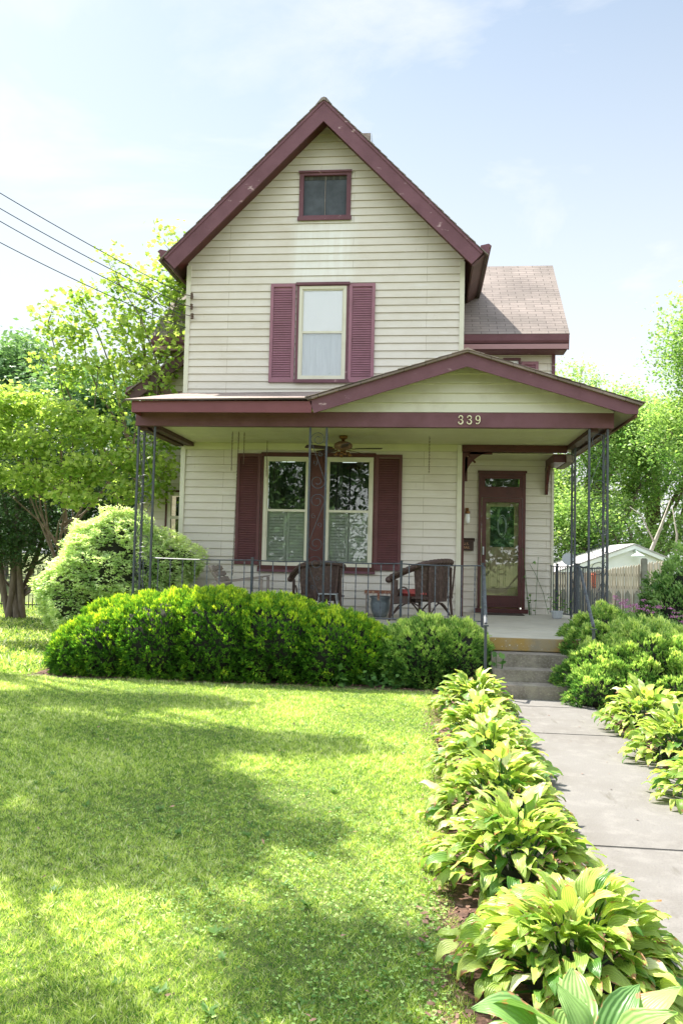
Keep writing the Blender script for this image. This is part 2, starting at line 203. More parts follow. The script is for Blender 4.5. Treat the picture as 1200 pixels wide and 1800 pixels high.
# ------------------------------------------------------------------ mesh helpers
class MB:
    def __init__(s): s.v=[]; s.f=[]
    def add(s,v,f):
        n=len(s.v); s.v+= [tuple(p) for p in v]; s.f+=[tuple(i+n for i in q) for q in f]; return s
    def box(s,x0,x1,y0,y1,z0,z1,M=None,b=0):
        v=[(x,y,z) for x in (x0,x1) for y in (y0,y1) for z in (z0,z1)]
        if M: v=[M@Vector(p) for p in v]
        return s.add(v,[(0,1,3,2),(4,6,7,5),(0,4,5,1),(2,3,7,6),(0,2,6,4),(1,5,7,3)])
    def prism(s,poly,y0,y1,ax='y'):
        n=len(poly)
        if ax=='y': P=lambda a,b,t:(a,t,b)
        elif ax=='x': P=lambda a,b,t:(t,a,b)
        else: P=lambda a,b,t:(a,b,t)
        v=[P(a,b,y0) for a,b in poly]+[P(a,b,y1) for a,b in poly]
        f=[tuple(range(n))[::-1],tuple(range(n,2*n))]+[(i,(i+1)%n,n+(i+1)%n,n+i) for i in range(n)]
        return s.add(v,f)
    def tube(s,pts,r,n=6,flat=1.0,twist=0.0,cap=True):
        pts=[Vector(p) for p in pts]; m=len(pts); R=r if hasattr(r,'__len__') else [r]*m
        v=[]; up=Vector((0,0,1)); pr=None
        for i,p in enumerate(pts):
            t=(pts[min(i+1,m-1)]-pts[max(i-1,0)]).normalized()
            if pr is None:
                a=up if abs(t.z)<.9 else Vector((0,1,0)); u=t.cross(a).normalized()
            else:
                u=(pr-t*pr.dot(t)); u=u.normalized() if u.length>1e-6 else t.orthogonal().normalized()
            pr=u; w_=t.cross(u)
            for k in range(n):
                a=2*math.pi*k/n+twist*i; v.append(p+u*math.cos(a)*R[i]+w_*math.sin(a)*R[i]*flat)
        f=[(i*n+k,i*n+(k+1)%n,(i+1)*n+(k+1)%n,(i+1)*n+k) for i in range(m-1) for k in range(n)]
        if cap: f+=[tuple(range(n))[::-1],tuple(range((m-1)*n,m*n))]
        return s.add(v,f)
    def lathe(s,prof,c=(0,0,0),n=16):
        v=[]; 
        for r,z in prof:
            for k in range(n): a=2*math.pi*k/n; v.append((c[0]+r*math.cos(a),c[1]+r*math.sin(a),c[2]+z))
        m=len(prof); f=[(i*n+k,i*n+(k+1)%n,(i+1)*n+(k+1)%n,(i+1)*n+k) for i in range(m-1) for k in range(n)]
        f+=[tuple(range(n))[::-1],tuple(range((m-1)*n,m*n))]; return s.add(v,f)
    def ell(s,c,r,n=14,m=9):
        prof=[]; v=[]
        for i in range(m):
            a=-math.pi/2+math.pi*(i+.5)/m
            for k in range(n): b=2*math.pi*k/n; v.append((c[0]+r[0]*math.cos(a)*math.cos(b),c[1]+r[1]*math.cos(a)*math.sin(b),c[2]+r[2]*math.sin(a)))
        f=[(i*n+k,i*n+(k+1)%n,(i+1)*n+(k+1)%n,(i+1)*n+k) for i in range(m-1) for k in range(n)]
        f+=[tuple(range(n))[::-1],tuple(range((m-1)*n,m*n))]; return s.add(v,f)
    def build(s,name,m,parent=None,smooth=False,bevel=0):
        me=bpy.data.meshes.new(name); me.from_pydata([tuple(p) for p in s.v],[],s.f); me.materials.append(m); me.update()
        bm=bmesh.new(); bm.from_mesh(me); bmesh.ops.recalc_face_normals(bm,faces=bm.faces)
        if bevel: bmesh.ops.bevel(bm,geom=[e for e in bm.edges if e.is_manifold and e.calc_face_angle(0)>.6],offset=bevel,segments=2,affect='EDGES')
        bm.to_mesh(me); bm.free()
        if smooth:
            for p in me.polygons: p.use_smooth=True
        o=bpy.data.objects.new(name,me); COL.objects.link(o)
        if parent: o.parent=parent; o.matrix_parent_inverse=parent.matrix_world.inverted() if False else Matrix.Translation(-parent.location)
        return o
def tag(o,label=None,cat=None,group=None,kind=None):
    if label: o['label']=label
    if cat: o['category']=cat
    if group: o['group']=group
    if kind: o['kind']=kind
    return o
def thing(name,loc,label,cat,group=None):
    o=bpy.data.objects.new(name,None); o.location=loc; o.empty_display_size=.2; COL.objects.link(o); return tag(o,label,cat,group)
def struct(o,label=None): 
    o['kind']='structure'
    return o
def copy_tree(o,parent=None):
    c=o.copy(); COL.objects.link(c)
    if parent is not None: c.parent=parent
    for ch in list(o.children): copy_tree(ch,c)
    return c
def rotz(c,a): return Matrix.Translation(Vector(c))@Matrix.Rotation(a,4,'Z')@Matrix.Translation(-Vector(c))

# numpy leaf clouds -------------------------------------------------
T_NEED=(np.array([[-.5,.45,0],[0,0,0],[.5,.45,0],[0,1,0]]),[(1,2,3,0)])
T_LEAF=(np.array([[0,0,0],[.5,.38,.12],[0,1,-.08],[-.5,.38,.12],[0,.45,0]]),[(0,1,4),(1,2,4),(2,3,4),(3,0,4)])
T_DIA=(np.array([[0,0,0],[.5,.42,.10],[0,1,0],[-.5,.42,.10]]),[(0,1,2),(0,2,3)])
_m=[(0,0),(.22,.12),(.50,.10),(.36,.36),(.58,.62),(.26,.62),(0,1.0)]
_mv=[(x,y,0) for x,y in _m]+[(-x,y,0) for x,y in _m[1:-1][::-1]]
T_MAP=(np.array(_mv+[(0,.42,-.06)]),[(i,(i+1)%12,12) for i in range(12)])
def unit(a): return a/np.maximum(np.linalg.norm(a,axis=-1,keepdims=True),1e-9)
def leafcloud(name,P,D,Nn,S,T,m,parent,tint,wid=.5):
    tv,tf=T; n=len(P); k=len(tv); D=unit(D); U=unit(np.cross(D,Nn)); W=np.cross(U,D)
    S=np.asarray(S).reshape(-1,1,1)*np.ones((n,1,1))
    V=P[:,None,:]+S*(tv[None,:,0:1]*wid*U[:,None,:]+tv[None,:,1:2]*D[:,None,:]+tv[None,:,2:3]*wid*W[:,None,:])
    V=V.reshape(-1,3); off=np.arange(n)[:,None]*k
    loops=[];tot=[]
    fl=[np.array(f) for f in tf]; cnt=len(tf[0])
    F=np.stack([off+f[None,:] for f in fl],1).reshape(-1,cnt)
    me=bpy.data.meshes.new(name); me.vertices.add(len(V)); me.vertices.foreach_set('co',V.astype(np.float32).ravel())
    me.loops.add(F.size); me.loops.foreach_set('vertex_index',F.astype(np.int32).ravel())
    me.polygons.add(len(F)); me.polygons.foreach_set('loop_start',(np.arange(len(F))*cnt).astype(np.int32)); me.polygons.foreach_set('loop_total',np.full(len(F),cnt,np.int32))
    at=me.attributes.new('tint','FLOAT','POINT'); at.data.foreach_set('value',np.repeat(np.clip(tint,0,1),k).astype(np.float32))
    me.materials.append(m); me.update(calc_edges=True)
    o=bpy.data.objects.new(name,me); COL.objects.link(o)
    if parent is not None: o.parent=parent; o.matrix_parent_inverse=Matrix.Translation(-parent.location)
    return o
def rnd(n): return RNG.normal(size=(n,3))
def lump(P,s,seed): 
    q=P*s+seed; return (np.sin(q[:,0]*1.0+1.3*np.sin(q[:,1]))+np.sin(q[:,1]*1.31+q[:,2])+np.sin(q[:,2]*1.17+1.1*q[:,0]))/3
def bush(name,blobs,tufts,per,ln,m,label,cat,jit=.35,fine=.062,fscale=30,wid=.25,up=.5,spread=.9,zmin=0.0,T=T_NEED,group=None,layer=0,stems=None,core=.80,lumpy=.10,top_tint=.5,extra=None,lscale=4.5,tbase=.28):
    c0=blobs[0][0]; root=thing(name,(c0[0],c0[1],0),label,cat,group)
    C=np.array([b[0] for b in blobs],float); R=np.array([b[1] for b in blobs],float)
    A=R.prod(1)**(2/3); n=tufts*3; bi=RNG.choice(len(blobs),n,p=A/A.sum()); d=unit(rnd(n)); P0=C[bi]+R[bi]*d
    disp=1+lumpy*lump(P0,lscale,3.7)+lumpy*.6*lump(P0,lscale*2.7,9.1)-np.abs(RNG.normal(0,.035,n))
    P=C[bi]+R[bi]*d*disp[:,None]; fl=lump(P,fscale,1.1)*.65+lump(P,fscale*.45,5.1)*.7; P=P+unit(d/R[bi])*(fl*fine)[:,None]; dispo=disp; disp=fl
    keep=P[:,2]>zmin
    for j in range(len(blobs)):
        q=(((P-C[j])/R[j])**2).sum(1); keep&=~((bi!=j)&(q<.80))
    idx=np.where(keep)[0][:tufts]; P=P[idx]; nr=unit((d/R[bi])[idx]); n=len(P); hb=disp[idx]
    tb=np.clip(tbase+hb*.50+RNG.normal(0,.14,n),0,1)  # recessed tufts tinted darker, gap shade put into the leaf colour
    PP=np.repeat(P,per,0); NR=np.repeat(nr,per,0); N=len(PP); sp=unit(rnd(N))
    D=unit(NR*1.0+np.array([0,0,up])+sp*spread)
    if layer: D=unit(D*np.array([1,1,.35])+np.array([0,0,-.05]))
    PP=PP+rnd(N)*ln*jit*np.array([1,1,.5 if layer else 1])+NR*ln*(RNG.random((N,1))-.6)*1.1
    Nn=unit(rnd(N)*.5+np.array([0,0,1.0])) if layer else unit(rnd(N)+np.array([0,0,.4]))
    t=np.clip(np.repeat(tb,per)*.8+RNG.normal(0,.14,N)+top_tint*np.clip(NR[:,2]-.15,0,1),0,1)  # upward leaves tinted brighter: new growth plus top light put into the colour
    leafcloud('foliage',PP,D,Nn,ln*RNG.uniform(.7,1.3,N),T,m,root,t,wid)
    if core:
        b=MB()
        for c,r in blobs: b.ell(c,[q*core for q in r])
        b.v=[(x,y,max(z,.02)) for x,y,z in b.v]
        b.build('inner_shade_core',LCORE,root,smooth=True)  # solid dark blobs, foliage shade painted as colour
    if stems:
        for q in stems: MB().tube(*q).build('stem',MBARK,root)
    return root
def limb(b,p0,p1,r0,r1,wob=.12,n=7,seed=0):
    rr=random.Random(seed); p0=Vector(p0); p1=Vector(p1); L_=(p1-p0).length; pts=[];R=[]
    off=Vector((rr.uniform(-1,1),rr.uniform(-1,1),rr.uniform(-.3,.6)))*L_*wob
    off2=Vector((rr.uniform(-1,1),rr.uniform(-1,1),0))*L_*wob*.4
    for i in range(n):
        t=i/(n-1); pts.append(p0.lerp(p1,t)+off*math.sin(math.pi*t)+off2*math.sin(2*math.pi*t)); R.append(r0+(r1-r0)*t)
    b.tube(pts,R,6,cap=False); return pts
def tree(name,base,top,tr,blobs,clumps,per,ls,m,label,cat='tree',T=T_DIA,wid=.62,spread=.32,flatten=.6,group=None,tmin=0,droop=.2,fork=.35,multi=1,core=False,tvar=.25,trunkmat=None):
    root=thing(name,base,label,cat,group); b=MB(); base=Vector(base); top=Vector(top)
    for k in range(multi):
        bb=base+Vector((random.uniform(-.25,.25),random.uniform(-.2,.2),0))*(multi>1); tt=top+Vector((random.uniform(-.8,.8),random.uniform(-.5,.5),0))*(multi>1)
        tp=limb(b,bb-Vector((0,0,.1)),tt,tr,tr*.35,.05,9,k+len(name))
    P=[];tb=[]
    vol=np.array([r[0]*r[1]*r[2] for c,r in blobs])**(2/3.); cn=np.maximum(3,(clumps*vol/vol.sum()).astype(int))
    for j,(c,r) in enumerate(blobs):
        t=fork+(1-fork)*random.random(); s=base.lerp(top,min(1,max(.15,t*((Vector(c).z-base.z)/max(.1,(top.z-base.z)))*.75)))
        limb(b,s,c,tr*.38,tr*.10,.12,7,j*7+1)
        n=cn[j]; d=unit(rnd(n)); q=RNG.random((n,1))**.42; p=np.array(c)+np.array(r)*d*q*(1+.22*lump(np.array(c)+d*np.array(r),1.9,j)[:,None])
        for i in range(0,n,max(1,n//7)): limb(b,c,tuple(p[i]),tr*.10,tr*.02,.1,5,i)
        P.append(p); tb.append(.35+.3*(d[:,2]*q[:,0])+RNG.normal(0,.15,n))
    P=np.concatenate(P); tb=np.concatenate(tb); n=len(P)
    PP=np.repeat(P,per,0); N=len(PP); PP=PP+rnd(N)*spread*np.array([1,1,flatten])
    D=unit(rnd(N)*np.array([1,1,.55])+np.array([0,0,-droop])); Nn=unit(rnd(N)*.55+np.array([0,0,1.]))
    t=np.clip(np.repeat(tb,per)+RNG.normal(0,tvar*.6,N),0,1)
    b.build('trunk',trunkmat or MBARK,root,smooth=True)
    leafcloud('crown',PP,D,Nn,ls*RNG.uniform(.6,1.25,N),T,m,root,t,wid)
    return root
# ================================================================== HOUSE
YW=14.30; YD=15.30; FL=.66
house=thing('house',(-1.0,14.3,0),'cream clapboard house with purple trim, steep front gable and covered porch numbered 339','house')
H=lambda mb,n,m,p=None,**k: mb.build(n,m,p or house,**k)
def clap(b,Y,z0,z1,xl,holes=(),pitch=.1405,zoff=0,lip=.021):
    cuts=set(); k0=math.floor((z0-zoff)/pitch)
    z=zoff+k0*pitch
    while z<z1:
        for a in (z,): 
            lo=max(z,z0); hi=min(z+pitch,z1)
            cs=sorted({lo,hi}|{h for x0,x1,h0,h1 in holes for h in (h0,h1) if lo<h<hi})
            for s,e in zip(cs[:-1],cs[1:]):
                if e-s<1e-4: continue
                mid=(s+e)/2; a0,a1=xl(s); c0,c1=xl(e)
                if a1<=a0: continue
                hs=sorted([(h[0],h[1]) for h in holes if h[2]<mid<h[3]])
                segs=[];cur=None;L0=a0;L1=c0
                for h in hs: segs.append((L0,h[0],L1,h[0])); L0=L1=h[1]
                segs.append((L0,a1,L1,c1))
                ys=Y-lip*(1-(s-z)/pitch); ye=Y-lip*(1-(e-z)/pitch)
                for p0,p1,q0,q1 in segs:
                    if p1-p0<1e-4: continue
                    b.add([(p0,ys,s),(p1,ys,s),(q1,ye,e),(q0,ye,e)],[(0,1,2,3)])
                    if abs(s-z)<1e-5: b.add([(p0,ys,s),(p1,ys,s),(p1,Y+.001,s),(p0,Y+.001,s)],[(0,3,2,1)])
        z+=pitch
XL,XR,XP=-4.456,.665,-1.8955
ATT=(-2.30,-1.50,7.97,8.73); UPW=(-2.33,-1.455,4.90,6.64); LWL=(-2.90,-2.05,1.50,3.48); LWR=(-1.775,-.90,1.50,3.48)
def mainx(z):
    top=9.68-z; 
    if z<7.12: return (XL,XR)
    return (max(XL,XP-top),min(XR,XP+top))
b=MB(); clap(b,YW,FL,9.66,mainx,[ATT,UPW,LWL,LWR],zoff=.66)
b.add([(XL,YW,0.1),(XL,YW,7.1),(XL,20,7.1),(XL,20,.1)],[(0,1,2,3)]); b.add([(XR,YW,.1),(XR,YW,7.1),(XR,20,7.1),(XR,20,.1)],[(3,2,1,0)])
H(b,'wall',MSID)
for x0,x1 in ((XL-.01,XL+.075),(XR-.075,XR+.01)): H(MB().box(x0,x1,YW-.035,YW+.05,FL,7.06),'corner_board',MCRM)
H(MB().box(XR+.011,XR+.06,YW-.02,YW+.10,FL,3.59),'opening_post',MMAR)
# main roof, rakes, eaves
def slope(b,xa,za,xb,zb,th,y0,y1):
    dx,dz=xb-xa,zb-za; l=math.hypot(dx,dz); nx,nz=dz/l,-dx/l
    if nz>0: nx,nz=-nx,-nz
    b.prism([(xa,za),(xb,zb),(xb+nx*th,zb+nz*th),(xa+nx*th,za+nz*th)],y0,y1)
b=MB()
for s in (-1,1):
    b.prism([(XP,9.90),(XP+s*2.88,7.02),(XP+s*2.78,6.92),(XP,9.70)],13.834,20.5)
H(b,'roof_deck',MBRN)
b=MB()
for s in (-1,1):
    n=26
    for i in range(n):   # individual courses give the ragged shingle edge
        a0=i/n; a1=(i+1)/n+.012; x0=XP+s*2.92*a0; x1=XP+s*2.92*a1; z0=9.925-2.92*a0; z1=9.925-2.92*a1
        b.prism([(x0,z0+.005),(x1,z1+.022),(x1,z1+.004),(x0,z0-.012)],13.775+random.uniform(-.012,.01),20.5)
b.prism([(XP-.14,9.80),(XP-.05,9.915),(XP,9.935),(XP+.05,9.915),(XP+.14,9.80),(XP,9.88)],13.765,20.5)
H(b,'roof',MSHI)
for s in (-1,1):
    q=.205
    b=MB(); e=XP+s*2.87
    b.prism([(XP,9.915),(e,7.045),(e-s*q,7.045-q),(XP,9.915-2*q)],13.80,13.833)
    b.prism([(XP,9.905),(XP+s*2.86,7.045),(XP+s*2.83,7.015),(XP,9.845)],13.785,13.7995)
    H(b,'rake_board',MMAU)
    b=MB(); b.prism([(XP+s*2.875,7.03),(XP+s*2.90,7.01),(XP+s*2.70,6.81),(XP+s*2.672,6.838)],13.834,17.2); H(b,'eave_fascia',MBRN)
    g=[(0,0),(.09,-.01),(.115,.05),(.10,.08),(.15,.12),(.10,.16),(-.04,.13)]
    b=MB(); b.prism([(XP+s*(2.86+x),7.06+z) for x,z in g],13.86,17.0); H(b,'gutter',MMAU)
# soffit under the front rake
b=MB()
for s in (-1,1): b.prism([(XP,9.69),(XP+s*2.70,6.99),(XP+s*2.69,6.975),(XP,9.665)],13.834,14.285)
H(b,'soffit',MMAR)
b=MB().box(-1.46,-1.20,15.9,16.3,8.5,10.40); H(b,'chimney',MBRK); ch=house.children[-1]
MB().box(-1.199,-1.18,15.87,16.33,10.0,10.42).build('flashing',MTIN,ch)
# ---- windows
def window(x0,x1,z0,z1,Y,mid,gm,lo,casing,cm,fr=.055,depth=.06,sill=True,louv=False,lower_first=False):
    cx0,cx1,cz0,cz1=casing
    b=MB(); yo=Y-.045
    b.box(cx0,x0,yo,Y+.02,cz0,cz1); b.box(x1,cx1,yo,Y+.02,cz0,cz1); b.box(x0,x1,yo,Y+.02,z1,cz1); b.box(x0,x1,yo,Y+.02,cz0,z0)
    if sill: b.box(cx0-.02,cx1+.02,yo-.035,yo,cz0-.012,cz0+.05); b.box(cx0-.015,cx1+.015,yo-.03,yo,cz1-.035,cz1+.012)
    W=H(b,'window',cm)
    b=MB(); f=fr; y=yo+.008
    b.box(x0,x0+f,y,Y+.06,z0,z1); b.box(x1-f,x1,y,Y+.06,z0,z1); b.box(x0+f,x1-f,y,Y+.06,z1-f,z1); b.box(x0+f,x1-f,y,Y+.06,z0,z0+f)
    b.build('frame',MCRM,W)
    xa,xb,za,zb=x0+f,x1-f,z0+f,z1-f; s=.022
    b=MB()
    for (p,q,yy) in ((mid,zb,y+.022),(za,mid,y+.012)):
        b.box(xa,xa+s,yy,yy+.03,p,q); b.box(xb-s,xb,yy,yy+.03,p,q); b.box(xa+s,xb-s,yy,yy+.03,q-s,q); b.box(xa+s,xb-s,yy,yy+.03,p,p+s)
    b.build('sash',MCRM,W)
    MB().box(xa+s,xb-s,y+.034,y+.038,mid+s,zb-s).build('pane',gm or MGLS,W)
    MB().box(xa+s,xb-s,y+.024,y+.028,za+s,mid-s).build('pane',gm or MGLS,W)
    MB().box(xa,xb,Y+.30,Y+.31,za,zb).build('room_dark_sheet',MDRK,W)  # flat dark sheet painted as the unlit room behind the panes
    return W,(xa,xb,za,zb,y)
W,(xa,xb,za,zb,y)=window(*UPW,YW,5.785,MGLU,None,(-2.375,-1.412,4.85,6.69),MMAU)
MB().box(xa,xb,YW+.016,YW+.020,5.76,zb).build('shade',MCUR,W)
b=MB(); n=20
for i in range(n): 
    x=xa+(xb-xa)*i/n; b.box(x,x+(xb-xa)/n,YW+.04+.006*math.sin(i*1.9),YW+.05+.006*math.sin(i*1.9),za,5.77)
b.build('sheer_curtain',MSHR,W)
for (r,cs) in ((LWL,(-2.945,-2.035,1.44,3.525)),(LWR,(-1.79,-.865,1.44,3.525))):
    W,(xa,xb,za,zb,y)=window(*r,YW,2.50,None,None,cs,MMAR,fr=.06)
    # plantation shutters in the lower half
    b=MB(); xm=(xa+xb)/2
    for p,q in ((xa,xm-.004),(xm+.004,xb)):
        b.box(p,p+.05,YW+.05,YW+.075,za,2.49); b.box(q-.05,q,YW+.05,YW+.075,za,2.49); b.box(p+.05,q-.05,YW+.05,YW+.075,2.42,2.49); b.box(p+.05,q-.05,YW+.05,YW+.075,za,za+.09)
        z=za+.10
        while z<2.40:
            b.add([(p+.05,YW+.052,z),(q-.05,YW+.052,z),(q-.05,YW+.074,z+.052),(p+.05,YW+.074,z+.052)],[(0,1,2,3)]); z+=.055
    b.build('interior_shutter',MBLD,W)
    b=MB(); n=26
    for i in range(n):
        x=xa+(xb-xa)*i/n; 
        if .30<i/n<.62: continue
        b.box(x,x+(xb-xa)/n,YW+.16+.02*math.sin(i*1.5),YW+.175+.02*math.sin(i*1.5),2.5,zb)
    b.build('drapes',MDRP,W)
H(MB().box(-2.034,-1.791,YW-.03,YW+.02,1.46,3.52),'mullion',MMAR)
H(MB().box(-2.97,-.84,YW-.075,YW-.03,1.385,1.455),'window_sill',MMAU)
H(MB().box(-2.95,-.86,YW-.06,YW-.03,3.526,3.556),'window_header',MMAR)
# attic window
b=MB(); x0,x1,z0,z1=ATT; cx0,cx1,cz0,cz1=-2.38,-1.42,7.89,8.80; yo=YW-.04
b.box(cx0,x0,yo,YW+.05,cz0,cz1); b.box(x1,cx1,yo,YW+.05,cz0,cz1); b.box(x0,x1,yo,YW+.05,z1,cz1); b.box(x0,x1,yo,YW+.05,cz0,z0); b.box(cx0-.02,cx1+.02,yo-.03,yo,cz0-.02,cz0+.05); b.box(cx0-.015,cx1+.015,yo-.028,yo,cz1-.025,cz1+.012)
W=H(b,'attic_window',MMAU)
MB().box(x0,x1,YW+.02,YW+.03,z0,z1-.07).build('insect_screen',MSCR,W); MB().box(-1.905,-1.896,YW+.005,YW+.018,z0,z1).build('mullion',MWOOD,W); MB().box(x0,x1,YW+.012,YW+.019,z1-.07,z1).build('blind',MDRP,W)
# louvred shutters
def shutter(x0,x1,z0,z1,Y,m,n='shutter'):
    b=MB(); st=.055; y0=Y-.05; y1=Y-.014
    b.box(x0,x0+st,y0,y1,z0,z1); b.box(x1-st,x1,y0,y1,z0,z1); b.box(x0+st,x1-st,y0,y1,z1-.06,z1); b.box(x0+st,x1-st,y0,y1,z0,z0+.08)
    z=z0+.085
    while z<z1-.085:
        b.add([(x0+st,y0+.006,z),(x1-st,y0+.006,z),(x1-st,y1-.004,z+.040),(x0+st,y1-.004,z+.040),(x0+st,y0+.006,z-.010),(x1-st,y0+.006,z-.010)],[(0,1,2,3),(4,5,1,0)]); z+=.043
    b.box(x0+st,x1-st,y1-.003,y1,z0+.08,z1-.06)
    return H(b,n,m)
shutter(-2.862,-2.40,4.85,6.69,YW,MSHU); shutter(-1.405,-.934,4.85,6.68,YW,MSHU)
shutter(-3.40,-2.955,1.505,3.535,YW,MSHD); shutter(-.862,-.385,1.45,3.535,YW,MSHD)
# ---- wing (cross gable) 
b=MB(); clap(b,YD,FL,5.66,lambda z:(.69,2.41),[(1.08,1.87,.74,3.30),(1.50,1.77,4.9,5.50)],zoff=.66)
b.add([(2.43,YD,.1),(2.43,YD,5.7),(2.43,19.5,5.7),(2.43,19.5,.1)],[(3,2,1,0)]); b.add([(2.43,YD,5.7),(2.43,17.3,7.85),(2.43,19.5,5.7)],[(0,2,1)]); H(b,'wing_wall',MSID); b=MB(); clap(b,YD,.1,5.2,lambda z:(max(-5.62,-4.40-1.6*1),XL) if z<4.3 else (-5.62+(z-4.3)/.72,XL),[(-5.02,-4.5,1.95,2.88)],zoff=.66)
clap(b,YD+.02,4.9,5.66,lambda z:(-5.05,XL),zoff=.66)
b.add([(-5.62,YD,.1),(-5.62,YD,4.4),(-5.62,19.5,4.4),(-5.62,19.5,.1)],[(0,1,2,3)])
H(b,'wing_wall',MSID)
H(MB().box(2.395,2.44,YD-.03,YD+.03,FL,3.42),'corner_board',MCRM)
H(MB().box(2.385,2.445,YD-.035,YD+.03,4.2,5.60),'corner_board',MMAU); H(MB().box(-5.64,-5.56,YD-.03,YD+.03,.3,4.3),'corner_board',MCRM)
# wing roof: object space laid so that rows run along the eave
def roofplane(name,pts,m,th=.03):
    # pts: eave-left, eave-right, ridge-right, ridge-left  ; local X along eave, local Y up the slope
    e0,e1,r1,r0=[Vector(p) for p in pts]; X=(e1-e0).normalized(); up=(r0-e0); Z=X.cross(up).normalized(); Yv=Z.cross(X).normalized(); Mx=Matrix((X,Yv,Z)).transposed().to_4x4(); Mx.translation=e0
    inv=Mx.inverted(); q=[inv@p for p in (e0,e1,r1,r0)]
    b=MB(); b.add([(p.x,p.y,0) for p in q]+[(p.x,p.y,-th) for p in q],[(0,1,2,3),(7,6,5,4),(0,4,5,1),(1,5,6,2),(2,6,7,3),(3,7,4,0)])
    o=b.build(name,m); o.parent=house; o.matrix_parent_inverse=Matrix.Translation(-house.location); o.matrix_basis=Mx; return o
roofplane('wing_roof',[(-5.33,14.88,5.90),(2.64,14.88,5.90),(2.70,17.3,8.08),(-5.33,17.3,8.08)],MSHI)
roofplane('wing_roof',[(2.64,19.7,5.9),(-5.33,19.7,5.9),(-5.33,17.3,8.08),(2.70,17.3,8.08)],MSHI)
b=MB(); 
b.prism([(14.90,5.86),(15.30,5.86),(15.30,5.60),(14.93,5.60)],-5.30,2.60,'x'); H(b,'wing_eave',MMAU)
b=MB(); b.prism([(14.80,5.87),(14.895,5.87),(14.895,5.73),(14.85,5.72),(14.82,5.76),(14.81,5.82)],-5.31,2.62,'x'); H(b,'gutter',MMAU)
b=MB(); b.prism([(14.845,5.70),(14.895,5.70),(14.895,5.62),(14.86,5.61)],-5.3,2.61,'x'); H(b,'eave_moulding',mat('faded_mauve_paint',(.34,.19,.20),.5))
H(MB().prism([(14.86,5.86),(15.0,5.99),(17.3,8.05),(17.3,7.88),(14.9,5.60)],2.60,2.632,'x'),'rake_board',MMAU)
b=MB(); b.box(1.47,1.80,YD-.04,YD+.02,5.50,5.54); b.box(1.77,1.80,YD-.04,YD+.02,4.8,5.5)
W=H(b,'window',MMAU); MB().box(1.50,1.77,YD+.02,YD+.03,4.9,5.5).build('shade',MCUR,W)
shutter(1.81,2.13,4.6,5.47,YD,MSHU)
# lower left gable of the wing
b=MB(); b.prism([(-5.78,4.80),(-4.46,5.75),(-4.46,5.50),(-5.66,4.62)],14.90,14.935); H(b,'rake_board',MBRN)
b=MB(); b.prism([(-5.80,4.81),(-4.46,5.78),(-4.46,5.755),(-5.79,4.79)],14.87,17); H(b,'lower_roof',MSHI); H(MB().prism([(-5.78,4.78),(-4.46,5.74),(-4.46,5.64),(-5.70,4.74)],14.936,17),'soffit',MBRN)
H(MB().prism([(-5.83,4.76),(-5.80,4.90),(-5.66,4.93),(-5.70,4.84)],14.91,15.3),'gutter',MMAU)
b=MB(); b.box(-5.06,-5.02,YD-.04,YD+.02,1.9,2.92); b.box(-5.02,-4.5,YD-.04,YD+.02,2.88,2.92); b.box(-5.02,-4.5,YD-.05,YD+.02,1.88,1.95)
W=H(b,'window',MMAR); b=MB(); b.box(-5.02,-4.95,YD-.03,YD+.04,1.95,2.88); b.box(-4.95,-4.5,YD-.03,YD+.04,2.81,2.88); b.box(-4.95,-4.5,YD-.03,YD+.04,2.35,2.41); b.build('frame',MCRM,W)
MB().box(-4.95,-4.5,YD+.02,YD+.03,1.95,2.81).build('pane',MGLS,W); MB().box(-4.95,-4.5,YD+.3,YD+.31,1.95,2.81).build('room_dark_sheet',MDRK,W)
# ---- front door
b=MB(); b.box(1.04,1.10,YD-.06,YD+.03,.74,3.365); b.box(1.86,1.915,YD-.06,YD+.03,.74,3.365); b.box(1.10,1.86,YD-.06,YD+.03,3.27,3.365); b.box(1.10,1.86,YD-.055,YD+.03,2.86,3.04); b.box(1.02,1.935,YD-.075,YD-.061,3.33,3.375)
b.box(1.10,1.16,YD-.04,YD+.03,3.04,3.27); b.box(1.80,1.86,YD-.04,YD+.03,3.04,3.27); b.box(1.16,1.80,YD-.04,YD+.03,3.225,3.27); b.box(1.16,1.80,YD-.04,YD+.03,3.04,3.07)
D=H(b,'door_frame',MMAR)
MB().box(1.16,1.80,YD-.01,YD-.005,3.07,3.225).build('transom_pane',MGLS,D); MB().box(1.16,1.80,YD+.08,YD+.09,3.05,3.24).build('transom_backing',mat('transom_shade_fabric',(.10,.11,.07),.9),D)
b=MB(); y0=YD-.05; y1=YD-.012
b.box(1.105,1.185,y0,y1,.80,2.855); b.box(1.785,1.855,y0,y1,.80,2.855); b.box(1.185,1.785,y0,y1,2.775,2.855); b.box(1.185,1.785,y0,y1,.80,.845); b.box(1.185,1.785,y0+.008,y1,.845,.99); b.box(1.185,1.785,y0,y1,.99,1.02); b.box(1.20,1.77,y0+.002,y0+.0079,.865,.97)
S=H(b,'storm_door',MMAR)
MB().box(1.185,1.785,YD-.034,YD-.030,1.02,2.775).build('glass',MGLD2,S)
b=MB(); b.box(1.125,1.150,y0-.012,y0,1.78,1.93); b.tube([(1.137,y0-.012,1.90),(1.137,y0-.05,1.90),(1.137,y0-.05,1.80),(1.137,y0-.012,1.80)],.006,6); b.build('handle',MTIN,S)
b=MB(); b.box(1.13,1.84,YD+.055,YD+.095,.76,1.93); b.box(1.13,1.27,YD+.055,YD+.095,1.93,2.84); b.box(1.72,1.84,YD+.055,YD+.095,1.93,2.84); b.box(1.27,1.72,YD+.055,YD+.095,2.70,2.84)
for x in (1.24,1.53): 
    b.box(x,x+.21,YD+.045,YD+.0545,1.15,1.70); 
Dr=H(b,'front_door',MDOOR)
b=MB()
